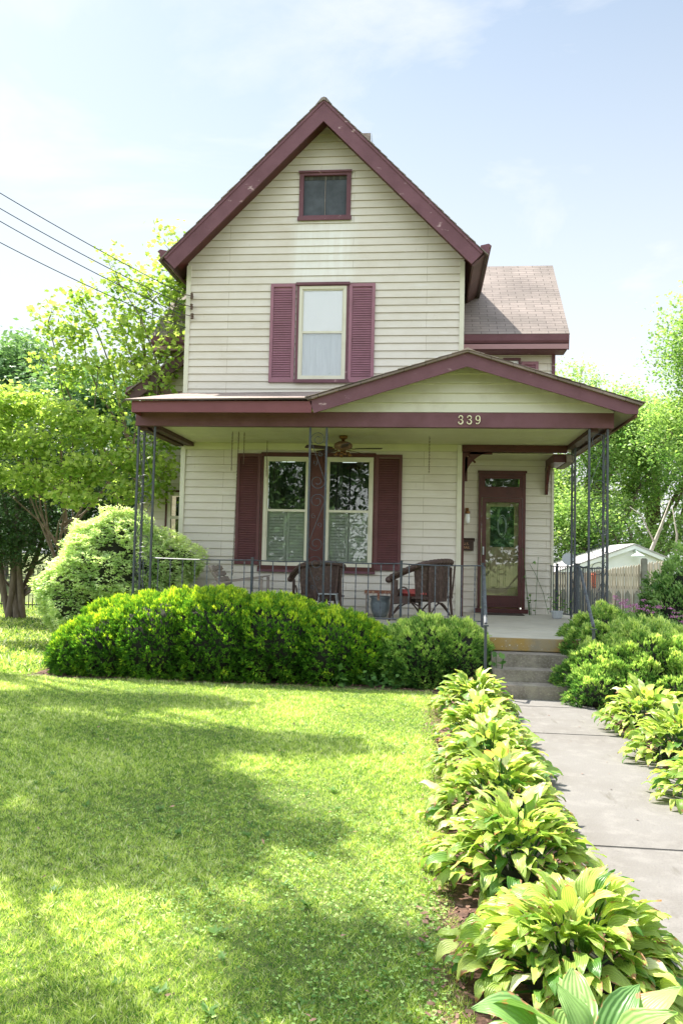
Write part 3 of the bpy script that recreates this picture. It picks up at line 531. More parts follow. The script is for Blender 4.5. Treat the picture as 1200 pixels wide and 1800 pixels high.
for x in (1.24,1.53):
    for q in (.0,.03):
        X0,X1,Z0,Z1=x+q,x+.21-q,1.15+q,1.70-q
        b.box(X0,X0+.008,YD+.038,YD+.0445,Z0,Z1); b.box(X1-.008,X1,YD+.038,YD+.0445,Z0,Z1); b.box(X0+.008,X1-.008,YD+.038,YD+.0445,Z1-.008,Z1); b.box(X0+.008,X1-.008,YD+.038,YD+.0445,Z0,Z0+.008)
b.build('panel_moulding',mat('door_dark_moulding',(.22,.14,.07),.6),Dr)  # darker brown strips outlining the door panels
MB().box(1.27,1.72,YD+.075,YD+.08,1.93,2.70).build('door_light',MGLS,Dr); MB().box(1.27,1.72,YD+.12,YD+.13,1.93,2.70).build('backing',mat('door_light_backing',(.06,.085,.06),.5),Dr)
b=MB()
for rr in (.135,.11):
    b.tube([(1.495+rr*.62*math.cos(a),YD+.068,2.33+rr*1.55*math.sin(a)) for a in [2*math.pi*i/28 for i in range(29)]],.006,5,cap=False)
b.build('oval_caming',MTIN,Dr)
H(MB().box(.98,1.97,YD-.14,YD-.061,.70,.775),'door_sill',MMAR)
# ---- porch roof and beams
roofplane('porch_roof',[(-4.60,11.74,4.035),(-1.70,11.74,4.065),(.34,14.30,4.70),(-4.47,14.30,4.66)],MSHP,.025)
b=MB()
GP=(.613,4.775)
b.prism([(GP[0],GP[1]+.012),(-1.76,4.062),(-1.76,4.03),(GP[0],GP[1]-.02)],11.75,14.30); b.prism([(GP[0],GP[1]+.012),(3.12,3.99),(3.12,3.955),(GP[0],GP[1]-.02)],11.75,16.6)
for s,xe,ze in ((-1,-1.76,4.062),(1,3.12,3.99)):
    n=12
    for i in range(n):
        a0=i/n;a1=(i+1)/n+.015; x0=GP[0]+(xe-GP[0])*a0; x1=GP[0]+(xe-GP[0])*a1; z0=GP[1]+(ze-GP[1])*a0+.012; z1=GP[1]+(ze-GP[1])*a1+.012
        b.prism([(x0,z0+.003),(x1,z1+.016),(x1,z1+.002),(x0,z0)],11.735+random.uniform(-.012,.012),14.3 if s<0 else 16.6)
b.prism([(.49,4.755),(.613,4.815),(.74,4.755),(.613,4.78)],11.73,14.3)
H(b,'porch_gable_roof',MSHP)
b=MB(); b.prism([(GP[0],GP[1]-.022),(-1.735,4.035),(-1.66,3.84),(GP[0],4.545)],11.80,11.83); H(b,'rake_board',MMAU)
b=MB(); b.prism([(GP[0],GP[1]-.022),(3.075,3.968),(3.06,3.84),(2.90,3.845),(GP[0],4.545)],11.80,11.83); H(b,'rake_board',MMAU)
b=MB(); b.prism([(GP[0],GP[1]-.03),(3.05,3.97),(3.05,3.95),(GP[0],4.73)],11.831,16.5); b.prism([(GP[0],GP[1]-.03),(-1.7,4.05),(-1.7,4.03),(GP[0],4.73)],11.831,14.2); H(b,'soffit',MBRN)
b=MB(); b.box(-4.50,-1.70,11.80,11.83,3.845,4.02); H(b,'eave_fascia',MRED)
H(MB().add([(-4.50,11.831,3.95),(-4.45,14.28,4.60),(-4.45,14.28,4.45),(-4.50,11.831,3.85)],[(0,1,2,3)]).box(-4.505,-4.49,11.831,14.28,3.85,3.99),'rake_board',MRED)
H(MB().box(-4.48,-1.72,11.831,12.20,3.93,3.945),'soffit',MCEI)
H(MB().prism([(12.3,3.946),(12.3,4.08),(14.2,4.50),(14.2,3.946)],-4.47,-4.455,'x'),'porch_end_panel',MCRM)
b=MB(); b.box(-4.575,2.82,12.20,12.32,3.70,3.925); H(b,'porch_beam',MMAB)
b=MB(); clap(b,12.22,3.927,4.70,lambda z:(GP[0]-(4.70-z)/.304,GP[0]+(4.70-z)/.316) if z>4.05 else (-1.72,2.86),zoff=3.78,pitch=.150,lip=.03); H(b,'gable_siding',MCRM)
b=MB(); b.box(-4.56,-4.42,12.321,14.28,3.655,3.78); b.box(-4.34,-4.22,12.321,14.28,3.655,3.82); b.box(-4.42,-4.34,12.321,14.28,3.70,3.75); H(b,'side_beam',MBRN)
b=MB(); b.box(2.50,2.62,12.321,14.3,3.655,3.80); b.box(2.72,2.81,12.321,14.9,3.655,3.80); b.box(2.62,2.72,12.321,14.3,3.70,3.72); H(b,'side_beam',MBRN)
H(MB().box(3.03,3.065,11.831,16.4,3.80,3.935),'eave_fascia',mat('bare_brown_board',(.13,.06,.04),.8)); H(MB().add([(2.81,11.84,3.93),(3.03,11.84,3.84),(3.03,16.4,3.84),(2.81,16.4,3.93)],[(0,1,2,3)]),'soffit',mat('greyed_soffit',(.30,.27,.20),.8))
b=MB(); b.box(3.05,3.075,11.81,11.835,3.855,3.93); H(b,'bare_wood_end',MWOOD)
b=MB(); b.box(.67,2.50,YW-.06,YW+.06,3.60,3.722); H(b,'inner_beam',MMAR)
H(MB().box(2.28,2.50,YW+.061,YD-.01,3.44,3.575),'inner_side_beam',MMAR); H(MB().box(2.50,2.64,YW,YD+.1,3.43,3.56),'old_side_beam',MWOOD)
# ceiling boards
b=MB(); y=12.32
while y<14.28: 
    y2=min(y+.40,14.285); b.box(-4.22,2.50,y,y2-.012,3.725,3.735); b.box(-4.22,2.50,y2-.012,y2,3.731,3.736) ; y+=.40
H(b,'porch_ceiling',MCEI); H(MB().box(.70,2.6,YW+.07,YD-.02,3.58,3.59),'porch_ceiling',MCEI)
b=MB(); b.box(XL+.08,XR-.08,YW-.05,YW-.0145,3.60,3.724); H(b,'frieze_board',MCEI)
# gingerbread brackets
def bracket(o,ux,uy,sz,th,name='bracket'):
    b=MB(); N=18
    P=lambda a,z,t:(o[0]+ux*a+uy*t,o[1]+(uy*-a if 0 else (-a if uy else 0))+(0 if uy else t),o[2]-z)
    out=[];inn=[]
    for i in range(N+1):
        t=i/N; ang=math.pi/2*t; w=0; R0=1.0
        cx,cz=(1-math.sin(ang)),(1-math.cos(ang))
        a=sz[0]*cx; z=sz[1]*(1-math.cos(math.pi/2*(t)))
        out.append((sz[0]*(1-math.sin(ang)),sz[1]*(1-math.cos(ang)))); 
    for i,(a,z) in enumerate(out):
        w=.075+.035*abs(math.sin(4.0*math.pi*i/N)); inn.append((max(0,a-w),max(0,z-w)))
    for i in range(N):
        q=[out[i],out[i+1],inn[i+1],inn[i]]
        v=[P(a,z,-th/2) for a,z in q]+[P(a,z,th/2) for a,z in q]; b.add(v,[(0,1,2,3),(7,6,5,4),(0,4,5,1),(1,5,6,2),(2,6,7,3),(3,7,4,0)])
    for (a0,a1,z0,z1) in ((0,.045,0,sz[1]),(.045,sz[0],0,.035)):
        v=[P(a,z,t) for a in (a0,a1) for t in (-th/2,th/2) for z in (z0,z1)]; b.add(v,[(0,1,3,2),(4,6,7,5),(0,4,5,1),(2,3,7,6),(0,2,6,4),(1,5,7,3)])
    # scrolled spur in the corner
    b.tube([P(.04+.30*sz[0]*k/8,.03+.30*sz[1]*(k/8),0) for k in range(9)],.02,6)
    return H(b,name,MMAR)
bracket((.727,YW+.02,3.595),1,0,(.48,.52),.03)
b=MB(); b.prism([(15.27,3.44),(14.93,3.44),(14.96,3.36),(15.05,3.28),(15.08,3.2),(15.16,3.12),(15.19,3.0),(15.24,2.93),(15.27,2.93)],2.27,2.32,'x'); H(b,'bracket',MMAR)
# porch floor, foundation
b=MB(); 
b.add([(-4.6,12.15,FL),(2.85,12.15,FL),(2.85,YD,FL+.03),(-4.6,YD,FL+.03),(-4.6,12.15,FL-.14),(2.85,12.15,FL-.14),(2.85,YD,FL-.14),(-4.6,YD,FL-.14)],[(0,1,2,3),(7,6,5,4),(0,4,5,1),(1,5,6,2),(2,6,7,3),(3,7,4,0)])
H(b,'porch_floor',MFLR)
H(MB().box(-4.5,2.75,12.22,15.2,0,FL-.141),'foundation',MSTP); H(MB().box(-5.6,2.42,15.32,19.4,0,.3),'foundation',MSTP)
# house number, ribbon numerals with ball ends
def ribbon(b,path,wf,y0,y1):
    n=len(path)
    Lp=[];Rp=[]
    for i,(x,z) in enumerate(path):
        x2,z2=path[min(i+1,n-1)]; x1,z1=path[max(i-1,0)]; dx,dz=x2-x1,z2-z1; l=math.hypot(dx,dz) or 1; ww=wf(i/(n-1))/2
        Lp.append((x-dz/l*ww,z+dx/l*ww)); Rp.append((x+dz/l*ww,z-dx/l*ww))
    for i in range(n-1): b.prism([Lp[i],Lp[i+1],Rp[i+1],Rp[i]],y0,y1)
def arc(cx,cz,rx,rz,a0,a1,n=14): return [(cx+rx*math.cos(rad(a0+(a1-a0)*i/n)),cz+rz*math.sin(rad(a0+(a1-a0)*i/n))) for i in range(n+1)]
def ball(b,x,z,r,y0,y1): b.prism(arc(x,z,r,r,0,340,12),y0,y1)
Y0,Y1=12.175,12.1995
def three(b,x,z,h):
    u=h
    ribbon(b,arc(x,z+.74*u,.22*u,.22*u,165,-90),lambda t:(.05+.07*math.sin(math.pi*min(1,t*1.25)))*u,Y0,Y1)
    ribbon(b,arc(x-.01*u,z+.27*u,.25*u,.245*u,90,-165),lambda t:(.05+.09*math.sin(math.pi*min(1,t*1.05)))*u,Y0+.001,Y1)
    ball(b,x-.19*u,z+.77*u,.065*u,Y0-.001,Y1); ball(b,x-.22*u,z+.22*u,.07*u,Y0-.001,Y1); b.box(x-.10*u,x+.02*u,Y0+.002,Y1,z+.50*u,z+.54*u)
def nine(b,x,z,h):
    u=h; ribbon(b,arc(x,z+.69*u,.22*u,.27*u,0,360,22),lambda t:(.06+.06*abs(math.cos(2*math.pi*t)))*u,Y0,Y1)
    ribbon(b,[(x+.22*u,z+.69*u)]+arc(x-.06*u,z+.55*u,.29*u,.50*u,10,-105,12),lambda t:(.12-.06*t)*u,Y0+.001,Y1); ball(b,x-.16*u,z+.10*u,.065*u,Y0-.001,Y1)
for f_,x in ((three,.545),(three,.675),(nine,.805)):
    b=MB(); f_(b,x,3.745,.135); H(b,'house_number',MNUM)
# wrought iron columns (parts of the house): bars and scrolls
def scrolls(b,p,ux,uy,wd,z0,z1,flip=1):
    """flat iron scrolls in the panel between two bars; p origin, (ux,uy) panel direction"""
    P=lambda a,z:(p[0]+ux*a,p[1]+uy*a,z)
    def spiral(ca,cz,r,a0,turns,sg):
        n=26; return [P(ca+r*(1-.72*i/n)*math.cos(a0+sg*turns*2*math.pi*i/n),cz+r*(1-.72*i/n)*math.sin(a0+sg*turns*2*math.pi*i/n)) for i in range(n+1)]
    T=(z1-z0)/3.0; m=wd/2
    for k in range(3):
        zb=z0+k*T; f=flip*(1 if k%2==0 else -1)
        b.tube(spiral(m,zb+T-.15,m*.92,math.pi if f>0 else 0,1.35,-f),.0052,5)
        b.tube(spiral(m,zb+.15,m*.92,0 if f>0 else math.pi,1.35,-f),.0052,5)
        b.tube([P(m-f*m*.92+f*wd*.92*i/8,zb+T-.16-(T-.32)*i/8) for i in range(9)],.0052,5)
        b.tube(spiral(m+f*.045,zb+T*.60,.04,math.pi/2,1.1,1),.0045,5); b.tube(spiral(m-f*.045,zb+T*.46,.04,-math.pi/2,1.1,1),.0045,5)
def column(bars,panels,m=MIRN):
    b0=bars[0]
    xs=[q[0] for q in bars]; ys=[q[1] for q in bars]
    c=H(MB().box(min(xs)-.03,max(xs)+.03,min(ys)-.03,max(ys)+.03,FL+.001,FL+.013),'column',m)
    for x,y in bars: MB().box(x-.0155,x+.0155,y-.0155,y+.0155,FL+.013,3.70).build('bar',m,c)
    for i,j,f in panels:
        (x0,y0),(x1,y1)=bars[i],bars[j]; l=math.hypot(x1-x0,y1-y0); b=MB(); scrolls(b,(x0,y0),(x1-x0)/l,(y1-y0)/l,l,FL+.1,3.66,f); b.build('scroll',m,c)
column([(-4.545,12.27),(-4.275,12.27),(-4.545,12.55)],[(0,1,1),(0,2,1)])
column([(-1.775,12.27),(-1.515,12.27)],[(0,1,1)])
column([(2.475,12.27),(2.745,12.27),(2.745,12.55)],[(0,1,-1),(1,2,1)])
column([(2.60,14.05),(2.60,14.34)],[(0,1,1)])
#PART3
# ================================================================== STEPS, RAILINGS, PORCH THINGS
st=thing('front_steps',(1.53,10.3,0),'weathered grey concrete steps with a lichen stained top slab leading up to the porch','steps')
X0,X1=.90,2.16
for i,(y,z0,z1) in enumerate(((9.92,0,.177),(10.22,.0,.320),(10.52,.0,.482))):
    MB().box(X0+.003*i,X1-.003*i,y,[10.219,10.519,10.90][i],z0,z1).build('step',MSTP,st,bevel=.008)
MB().box(X0-.03,X1+.03,10.80,10.90,.492,.655).build('landing_edge',MLIC,st,bevel=.01)
MB().box(X0-.03,X1+.03,10.901,12.148,.5,.656).build('landing',MFLR,st,bevel=.004); MB().box(X0,X1,10.91,12.1,0,.499).build('landing_base',MSTP,st)
def twist_bar(x,y,z0,z1):
    b=MB(); n=30; b.tube([(x,y,z0+(z1-z0)*i/n) for i in range(n+1)],[.0095]*(n+1),4,twist=.55,flat=.62); return b
def railing(pts,posts,label,zt=1.60,step=.177,posty=True,twist=True,group='iron porch railings'):
    root=thing('porch_railing',(pts[0][0],pts[0][1],FL),label,'railing',group)
    for a,c in zip(pts[:-1],pts[1:]):
        A=Vector((*a,0)); Bv=Vector((*c,0)); d=Bv-A; l=d.length; d/=l
        n=12; MB().tube([A+d*l*i/n+Vector((0,0,zt-.012*math.sin(math.pi*i/n))) for i in range(n+1)],.0125,4,flat=.8).build('top_rail',MRAIL,root)
        MB().tube([A+Vector((0,0,FL+.09)),Bv+Vector((0,0,FL+.09))],.010,4).build('bottom_rail',MRAIL,root)
        k=int(l/step)
        for i in range(k):
            p=A+d*(i+.5)*l/k
            if twist: twist_bar(p.x,p.y,FL+.095,zt-.01).build('baluster',MRAIL,root)
            else: MB().box(p.x-.0065,p.x+.0065,p.y-.0065,p.y+.0065,FL+.095,zt-.01).build('baluster',MIRN,root)
    for x,y in posts:
        b=MB(); b.box(x-.019,x+.019,y-.019,y+.019,FL,zt+.03); b.box(x-.026,x+.026,y-.026,y+.026,zt+.03,zt+.045); b.box(x-.045,x+.045,y-.045,y+.045,FL,FL+.01); b.build('post',MIRN,root)
    return root
railing([(-4.26,12.30),(-2.67,12.30)],[(-2.65,12.32)],'long iron porch railing starting at the left corner column, twisted balusters above the yew hedge')
railing([(-2.63,12.30),(-1.79,12.28)],[],'short iron railing section left of the middle scroll column',)
railing([(-1.50,12.28),(-.34,12.30)],[(-.32,12.32)],'iron railing section between the middle scroll column and the post beside the big wicker chair')
railing([(-.30,12.30),(.90,12.33)],[(.915,12.33)],'iron railing section in front of the big wicker chair ending at the steps',zt=1.595)
railing([(-4.54,12.58),(-4.50,14.25)],[(-4.50,13.5)],'left side iron railing running back to the house behind the pale bush',zt=1.56)
railing([(2.745,12.57),(2.66,14.03)],[],'right side iron railing with plain thin bars between the corner column and the rear column',zt=1.60,step=.10,twist=False)
railing([(2.36,15.15),(2.60,14.36)],[(2.44,14.85)],'small iron railing with plain thin bars between the door wall and the rear column',zt=1.60,step=.09,twist=False)
railing([(2.36,12.33),(2.46,12.30)],[(2.34,12.34),(2.44,13.0)],'stub of iron railing right of the steps beside the corner column',zt=1.62,step=.06,twist=False)
def handrail(p0,p1,label):
    root=thing('stair_handrail',(p1[0],p1[1],0),label,'handrail','stair handrails'); p0=Vector(p0);p1=Vector(p1)
    MB().tube([p0,p0.lerp(p1,.5)+Vector((0,0,.01)),p1],.021,4,flat=.75).build('rail',MRAIL,root)
    b=MB(); b.box(p1.x-.017,p1.x+.017,p1.y-.017,p1.y+.017,0,p1.z-.035); b.box(p1.x-.034,p1.x+.034,p1.y-.034,p1.y+.034,p1.z-.035,p1.z-.02); b.build('post',MIRN,root)
handrail((.93,12.30,1.58),(.79,10.03,.905),'iron stair handrail on the left of the steps, worn silver on top, seen end on')
handrail((2.35,12.31,1.60),(2.09,10.05,.90),'peeling iron stair handrail sloping down on the right of the steps into the yew')
# wicker armchairs
def wicker_chair(loc,rot,sc,label,cushion=True):
    root=thing('wicker_armchair',(0,0,0),label,'armchair','dark brown wicker armchairs on the porch')
    # local: faces -Y ; seat z .40 ; back at +Y
    N=36; prof=[]
    def top(a):   # a in [-1,1] round the U from left arm front to right arm front
        return .62+.27*max(0,math.cos(a*math.pi/2))**.8
    def pos(a,r=1.0):
        t=abs(a)
        if t<.6: an=a/.6*math.pi/2; return (.36*r*math.sin(an),.10+.28*r*math.cos(an))
        s=(t-.6)/.4; return (math.copysign(.36*r+.03*s,a),.10-.42*s)
    b=MB(); 
    rows=10; v=[];f=[]
    for i in range(N+1):
        a=-.62+1.24*i/N; 
        for k in range(rows+1):
            t=k/rows; z=.30+(top(a)-.30)*t; q=pos(a,.86+.16*t+.02*math.sin(i*2.4)*(k%2)); v.append((q[0],q[1],z))
    f=[(i*(rows+1)+k,(i+1)*(rows+1)+k,(i+1)*(rows+1)+k+1,i*(rows+1)+k+1) for i in range(N) for k in range(rows)]
    b.add(v,f); v2=[(x*.96,y*.96-.0,z) for x,y,z in v]; b.add(v2,[tuple(reversed(q)) for q in f]); b.build('woven_back',MWICK,root)
    b=MB(); pts=[];R=[]
    for i in range(61):
        a=-1+2*i/60; q=pos(a,1.06); pts.append((q[0],q[1],top(a))); R.append(.036+.006*(i%2))
    b.tube(pts,R,8); pts=[(x*.93,y*.93,z-.035) for x,y,z in pts]; b.tube(pts,[r*.6 for r in R],6)
    for s in (-1,1): b.ell((s*.41,-.33,.60),(.055,.05,.05))
    b.build('rolled_rim',MWICK,root)
    b=MB()
    for s in (-1,1):
        for k in range(9): z0=.34+.0*k
        v=[(s*.37,-.30,.56),(s*.37,-.30,.28),(s*.37,-.20,.28),(s*.37,-.20,.60)]; b.box(s*.37-.012,s*.37+.012,-.31,-.20,.26,.60)
        b.box(s*.37-.012,s*.37+.012,-.20,.02,.26,.36)
        b.tube([(s*.375,-.20+.11*(1-math.cos(math.pi*i/8)),.36+.14*math.sin(math.pi*i/8)) for i in range(9)],.014,6)
    b.box(-.36,.36,-.32,-.295,.24,.36); b.build('arm_panel',MWICK,root)
    b=MB(); b.box(-.35,.35,-.30,.30,.34,.37); b.build('seat',MWICK,root)
    for x,y in ((-.36,-.30),(.36,-.30),(-.28,.30),(.28,.30)):
        MB().tube([(x,y,.60 if y<0 else .8),(x,y,.3),(x*1.08,y*1.1,0)],[.02,.022,.018],7).build('leg',MWICK,root)
    b=MB()
    for (x0,y0),(x1,y1) in (((-.36,-.30),(.36,-.30)),((-.28,.30),(.28,.30)),((-.36,-.30),(-.28,.30)),((.36,-.30),(.28,.30))):
        b.tube([(x0+(x1-x0)*i/10,y0+(y1-y0)*i/10,.08+.20*math.sin(math.pi*i/10)) for i in range(11)],.012,6)
    for k in (-.18,0,.18): b.tube([(k*.9,.385,.32),(k,.40,.5),(k*1.1,.42,.84)],.013,6)
    b.build('arched_brace',MWICK,root)
    if cushion:
        b=MB().box(-.31,.31,-.29,.24,.371,.46); b.build('cushion',MCUSH,root,bevel=.03,smooth=True)
    root.location=loc; root.rotation_euler=(0,0,rot); root.scale=(sc,)*3
    return root
wicker_chair((.02,13.10,FL+.01),rad(-124),1.10,'large dark brown wicker armchair with a red cushion, at the right behind the railing')
wicker_chair((-1.72,13.35,FL+.01),rad(-158),1.02,'smaller dark brown wicker armchair under the window, seen from its back behind the middle column',False)
# porch swing, hanging low and tilted
sw=thing('porch_swing',(0,0,0),'weathered grey slatted wooden porch swing with a tilted back hanging left behind the railing','swing')
b=MB(); MR=Matrix.Rotation(rad(-32),4,'Y')
T1=Matrix.Translation((-.05,0,.30))
for k in range(5): b.box(-.02,.01,-.55,.62,.05+.11*k,.125+.11*k,T1@MR)
b.build('back_slats',MWOOD,sw)
b=MB()
for y in (-.5,0,.5): MB().box(-.05,-.021,y,y+.05,-.05,.60,T1@MR).build('back_post',MWOOD,sw)
b=MB()
for k in range(5): b.box(.0+.1*k,.075+.1*k,-.6,.6,.27,.29)
b.build('seat',MWOOD,sw)
for y in (-.62,.62):
    b=MB(); b.box(-.24,.60,y-.03,y+.03,.53,.555,Matrix.Rotation(rad(-8),4,'Y')@Matrix.Translation((0,0,-.0))); b.box(.46,.51,y-.02,y+.02,.25,.60); b.box(.0,.6,y-.02,y+.02,.24,.27); b.build('arm',MWOOD,sw)
sw.location=(-3.12,13.25,FL+.04); sw.rotation_euler=(0,0,rad(6))
def chain(x,y,z0,z1,label,double=False,x1=None,y1=None):
    b=MB(); z=z1; i=0; x1=x if x1 is None else x1; y1=y if y1 is None else y1
    while z>z0:
        t=(z1-z)/(z1-z0); cx=x+(x1-x)*t; cy=y+(y1-y)*t; pts=[]
        for k in range(9):
            a=2*math.pi*k/8; r=.009*math.cos(a); pts.append((cx+(r if i%2 else 0),cy+(0 if i%2 else r),z-.018+.018*math.sin(a)))
        b.tube(pts,.0032,4,cap=False); z-=.028; i+=1
    o=b.build('hanging_chain',MCHN); tag(o,label,'chain','chains hanging from the porch ceiling'); return o
chain(-3.17,12.9,3.10,3.72,'short loose chain hanging nearest the left end of the porch ceiling')
chain(-3.06,12.9,1.35,3.72,'long swing chain hanging down to the back of the wooden swing',x1=-3.10)
chain(-2.98,12.95,3.2,3.72,'doubled back end of swing chain beside the long chain')
chain(-2.78,13.9,3.1,3.72,'chain hanging over the left shutter of the porch window',)
chain(.085,13.2,3.12,3.72,'short chain hanging alone between the right shutter and the door corner')
# ceiling fan
fn=thing('ceiling_fan',(-1.36,13.3,3.72),'brass ceiling fan with dark blades and small spotlights above the wicker chair','ceiling fan')
c=(-1.36,13.3,0)
b=MB(); b.lathe([(.02,3.725),(.075,3.72),(.07,3.68),(.03,3.66),(.025,3.62)],c,16); b.build('canopy',MBRS,fn,smooth=True)
b=MB(); b.lathe([(.03,3.63),(.09,3.62),(.155,3.58),(.16,3.54),(.13,3.50),(.06,3.485),(.05,3.46)],c,20); b.build('motor',MCOP,fn,smooth=True)
for k in range(5):
    a=rad(-8+72*k); R=Matrix.Translation(c)@Matrix.Rotation(a,4,'Z'); b=MB()
    prof=[(.20,-.045),(.30,-.065),(.64,-.072),(.67,-.05),(.67,.05),(.64,.072),(.30,.065),(.20,.045)]
    t=Matrix.Rotation(rad(15),4,'X'); v=[R@(Matrix.Translation((0,0,3.50))@(t@Vector((x,y,z)))) for z in (-.004,.004) for x,y in prof]; n=len(prof)
    b.add(v,[tuple(range(n))[::-1],tuple(range(n,2*n))]+[(i,(i+1)%n,n+(i+1)%n,n+i) for i in range(n)]); o=b.build('blade',MFAN,fn)
    b=MB(); b.tube([R@Vector((.10,0,3.52)),R@Vector((.17,.0,3.495)),R@Vector((.26,0,3.493))],[.014,.018,.012],6,flat=.5); b.build('bracket',MBRS,o)
b=MB(); b.lathe([(.05,3.46),(.07,3.44),(.05,3.41),(.015,3.40)],c,14); lk=b.build('light_kit',MBRS,fn,smooth=True)
for k in range(4):
    a=rad(20+90*k); d=Vector((math.cos(a),math.sin(a),0)); p=Vector((c[0],c[1],3.44))
    b=MB(); b.tube([p+d*.05,p+d*.10,p+d*.115+Vector((0,0,-.025)),p+d*.13+Vector((0,0,-.06))],[.012,.014,.024,.036],10); s_=b.build('spot_shade',MBRS,lk,smooth=True)
# side table with runner, pot beneath, little stool
tb=thing('side_table',(-.71,13.6,FL),'small porch table with a fringed rust red runner between the two wicker chairs','table')
MB().box(-.95,-.48,13.4,13.8,1.085,1.115).build('tabletop',MWOOD,tb)
for x in (-.92,-.51):
    for y in (13.43,13.77): MB().box(x-.015,x+.015,y-.015,y+.015,FL+.02,1.085).build('leg',MWOOD,tb)
b=MB(); b.box(-.965,-.465,13.385,13.80,1.1155,1.122)
rn=b.build('runner',MRUN); tag(rn,'rust red fringed cloth runner draped over the front edge of the small porch table','table runner')
b=MB(); x=-.965
while x<-.47:
    h=.05+.035*abs(math.sin(x*40)); b.add([(x,13.384,1.12),(x+.028,13.384,1.12),(x+.014,13.38,1.12-h)],[(0,1,2)]); x+=.022
b.box(-.74,-.70,13.378,13.383,.97,1.12); b.build('fringe',MRUN,rn)
b=MB(); b.lathe([(.10,FL+.01),(.15,.78),(.17,.90),(.155,.98),(.185,1.01),(.185,1.03),(.15,1.03),(.14,.98)],(-.70,13.6,0),18); tag(b.build('garden_pot',MPOT,smooth=True),'blue grey glazed pot under the small fringed table','pot')
so_=thing('footstool',(-1.53,13.0,FL),'small grey metal framed stool in front of the smaller wicker chair','stool')
MB().box(-1.68,-1.37,12.9,13.15,1.065,1.08).build('seat',MTIN,so_)
for x,s in ((-1.66,-1),(-1.39,1)):
    for y in (12.92,13.13): MB().tube([(x,y,1.065),(x+s*.05,y,FL+.01)],.008,6).build('leg',MTIN,so_)
mt=MB().box(1.10,1.85,14.72,15.12,FL+.0285,FL+.040).build('door_mat',MMAT); tag(mt,'dark fibre mat lying in front of the storm door','door mat')
fp=thing('flower_pot',(2.36,14.35,FL+.02),'small pale grey pot with a sprawling plant at the foot of the rear column','flower pot')
b=MB(); b.lathe([(.07,FL+.02),(.085,FL+.04),(.10,FL+.13),(.108,FL+.135),(.108,FL+.155),(.09,FL+.155)],(2.36,14.35,0),16); b.build('pot',MPLS,fp)
n=70; P=np.array([2.40,14.4,FL+.25])+rnd(n)*np.array([.13,.10,.12]); leafcloud('leaves',P,rnd(n)+[0,0,.2],rnd(n)+[0,0,1],.06,T_LEAF,LVIN,fp,RNG.random(n),.5)
wp=thing('wire_planter',(-4.0,14.1,FL),'rusty wire plant stand low against the wall in the left porch corner','planter')
b=MB(); b.lathe([(.10,FL+.16),(.12,FL+.3),(.11,FL+.3)],(-3.95,14.05,0),12); b.build('pot',MCHN,wp)
for x in (-4.2,-3.75): 
    for y in (13.95,14.15): MB().tube([(x,y,FL+.02),(x,y,FL+.36)],.006,5).build('leg',MCHN,wp)
b=MB()
for z in (.16,.35): b.tube([(-4.2,13.95,FL+z),(-3.75,13.95,FL+z),(-3.75,14.15,FL+z),(-4.2,14.15,FL+z),(-4.2,13.95,FL+z)],.006,5)
b.build('wire_frame',MCHN,wp)
# mailbox & lamp
mb=thing('mailbox',(.85,15.28,1.95),'black wall mailbox with worn lettering hanging left of the front door','mailbox')
MB().box(.70,.955,15.18,15.285,1.85,2.03).build('box',MBOX,mb,bevel=.006)
MB().prism([(15.165,2.02),(15.165,2.045),(15.20,2.085),(15.285,2.09),(15.285,2.032)],.69,.975,'x').build('lid',MBOX,mb)
def text(s,loc,size,m,parent,name='lettering',rot=(math.pi/2,0,0)):
    c=bpy.data.curves.new(name,'FONT'); c.body=s; c.size=size; c.extrude=.0015; c.align_x='CENTER'
    o=bpy.data.objects.new('t',c); COL.objects.link(o); bpy.context.view_layer.update(); dg=bpy.context.evaluated_depsgraph_get(); me=bpy.data.meshes.new_from_object(o.evaluated_get(dg)); bpy.data.objects.remove(o)
    me.materials.clear(); me.materials.append(m); q=bpy.data.objects.new(name,me); COL.objects.link(q); q.parent=parent; q.matrix_parent_inverse=Matrix.Translation(-parent.location); q.location=loc; q.rotation_euler=rot; return q
text('U.S.',(.815,15.177,1.955),.065,MGLD,mb); text('MAIL',(.815,15.177,1.885),.065,MGLD,mb)
lp=thing('wall_lamp',(.83,15.28,2.55),'small brass wall lamp with a clear glass shade left of the front door','wall lamp')
b=MB(); b.box(.80,.86,15.255,15.287,2.50,2.66); b.tube([(.83,15.25,2.62),(.83,15.18,2.64),(.83,15.16,2.60)],.012,6); b.lathe([(.015,2.61),(.045,2.59),(.05,2.55),(.03,2.54)],(.83,15.16,0),12); b.build('bracket',MBRS,lp)
b=MB(); b.lathe([(.042,2.54),(.048,2.46),(.042,2.38),(.012,2.36)],(.83,15.16,0),14); b.build('glass_shade',MCUR,lp,smooth=True)
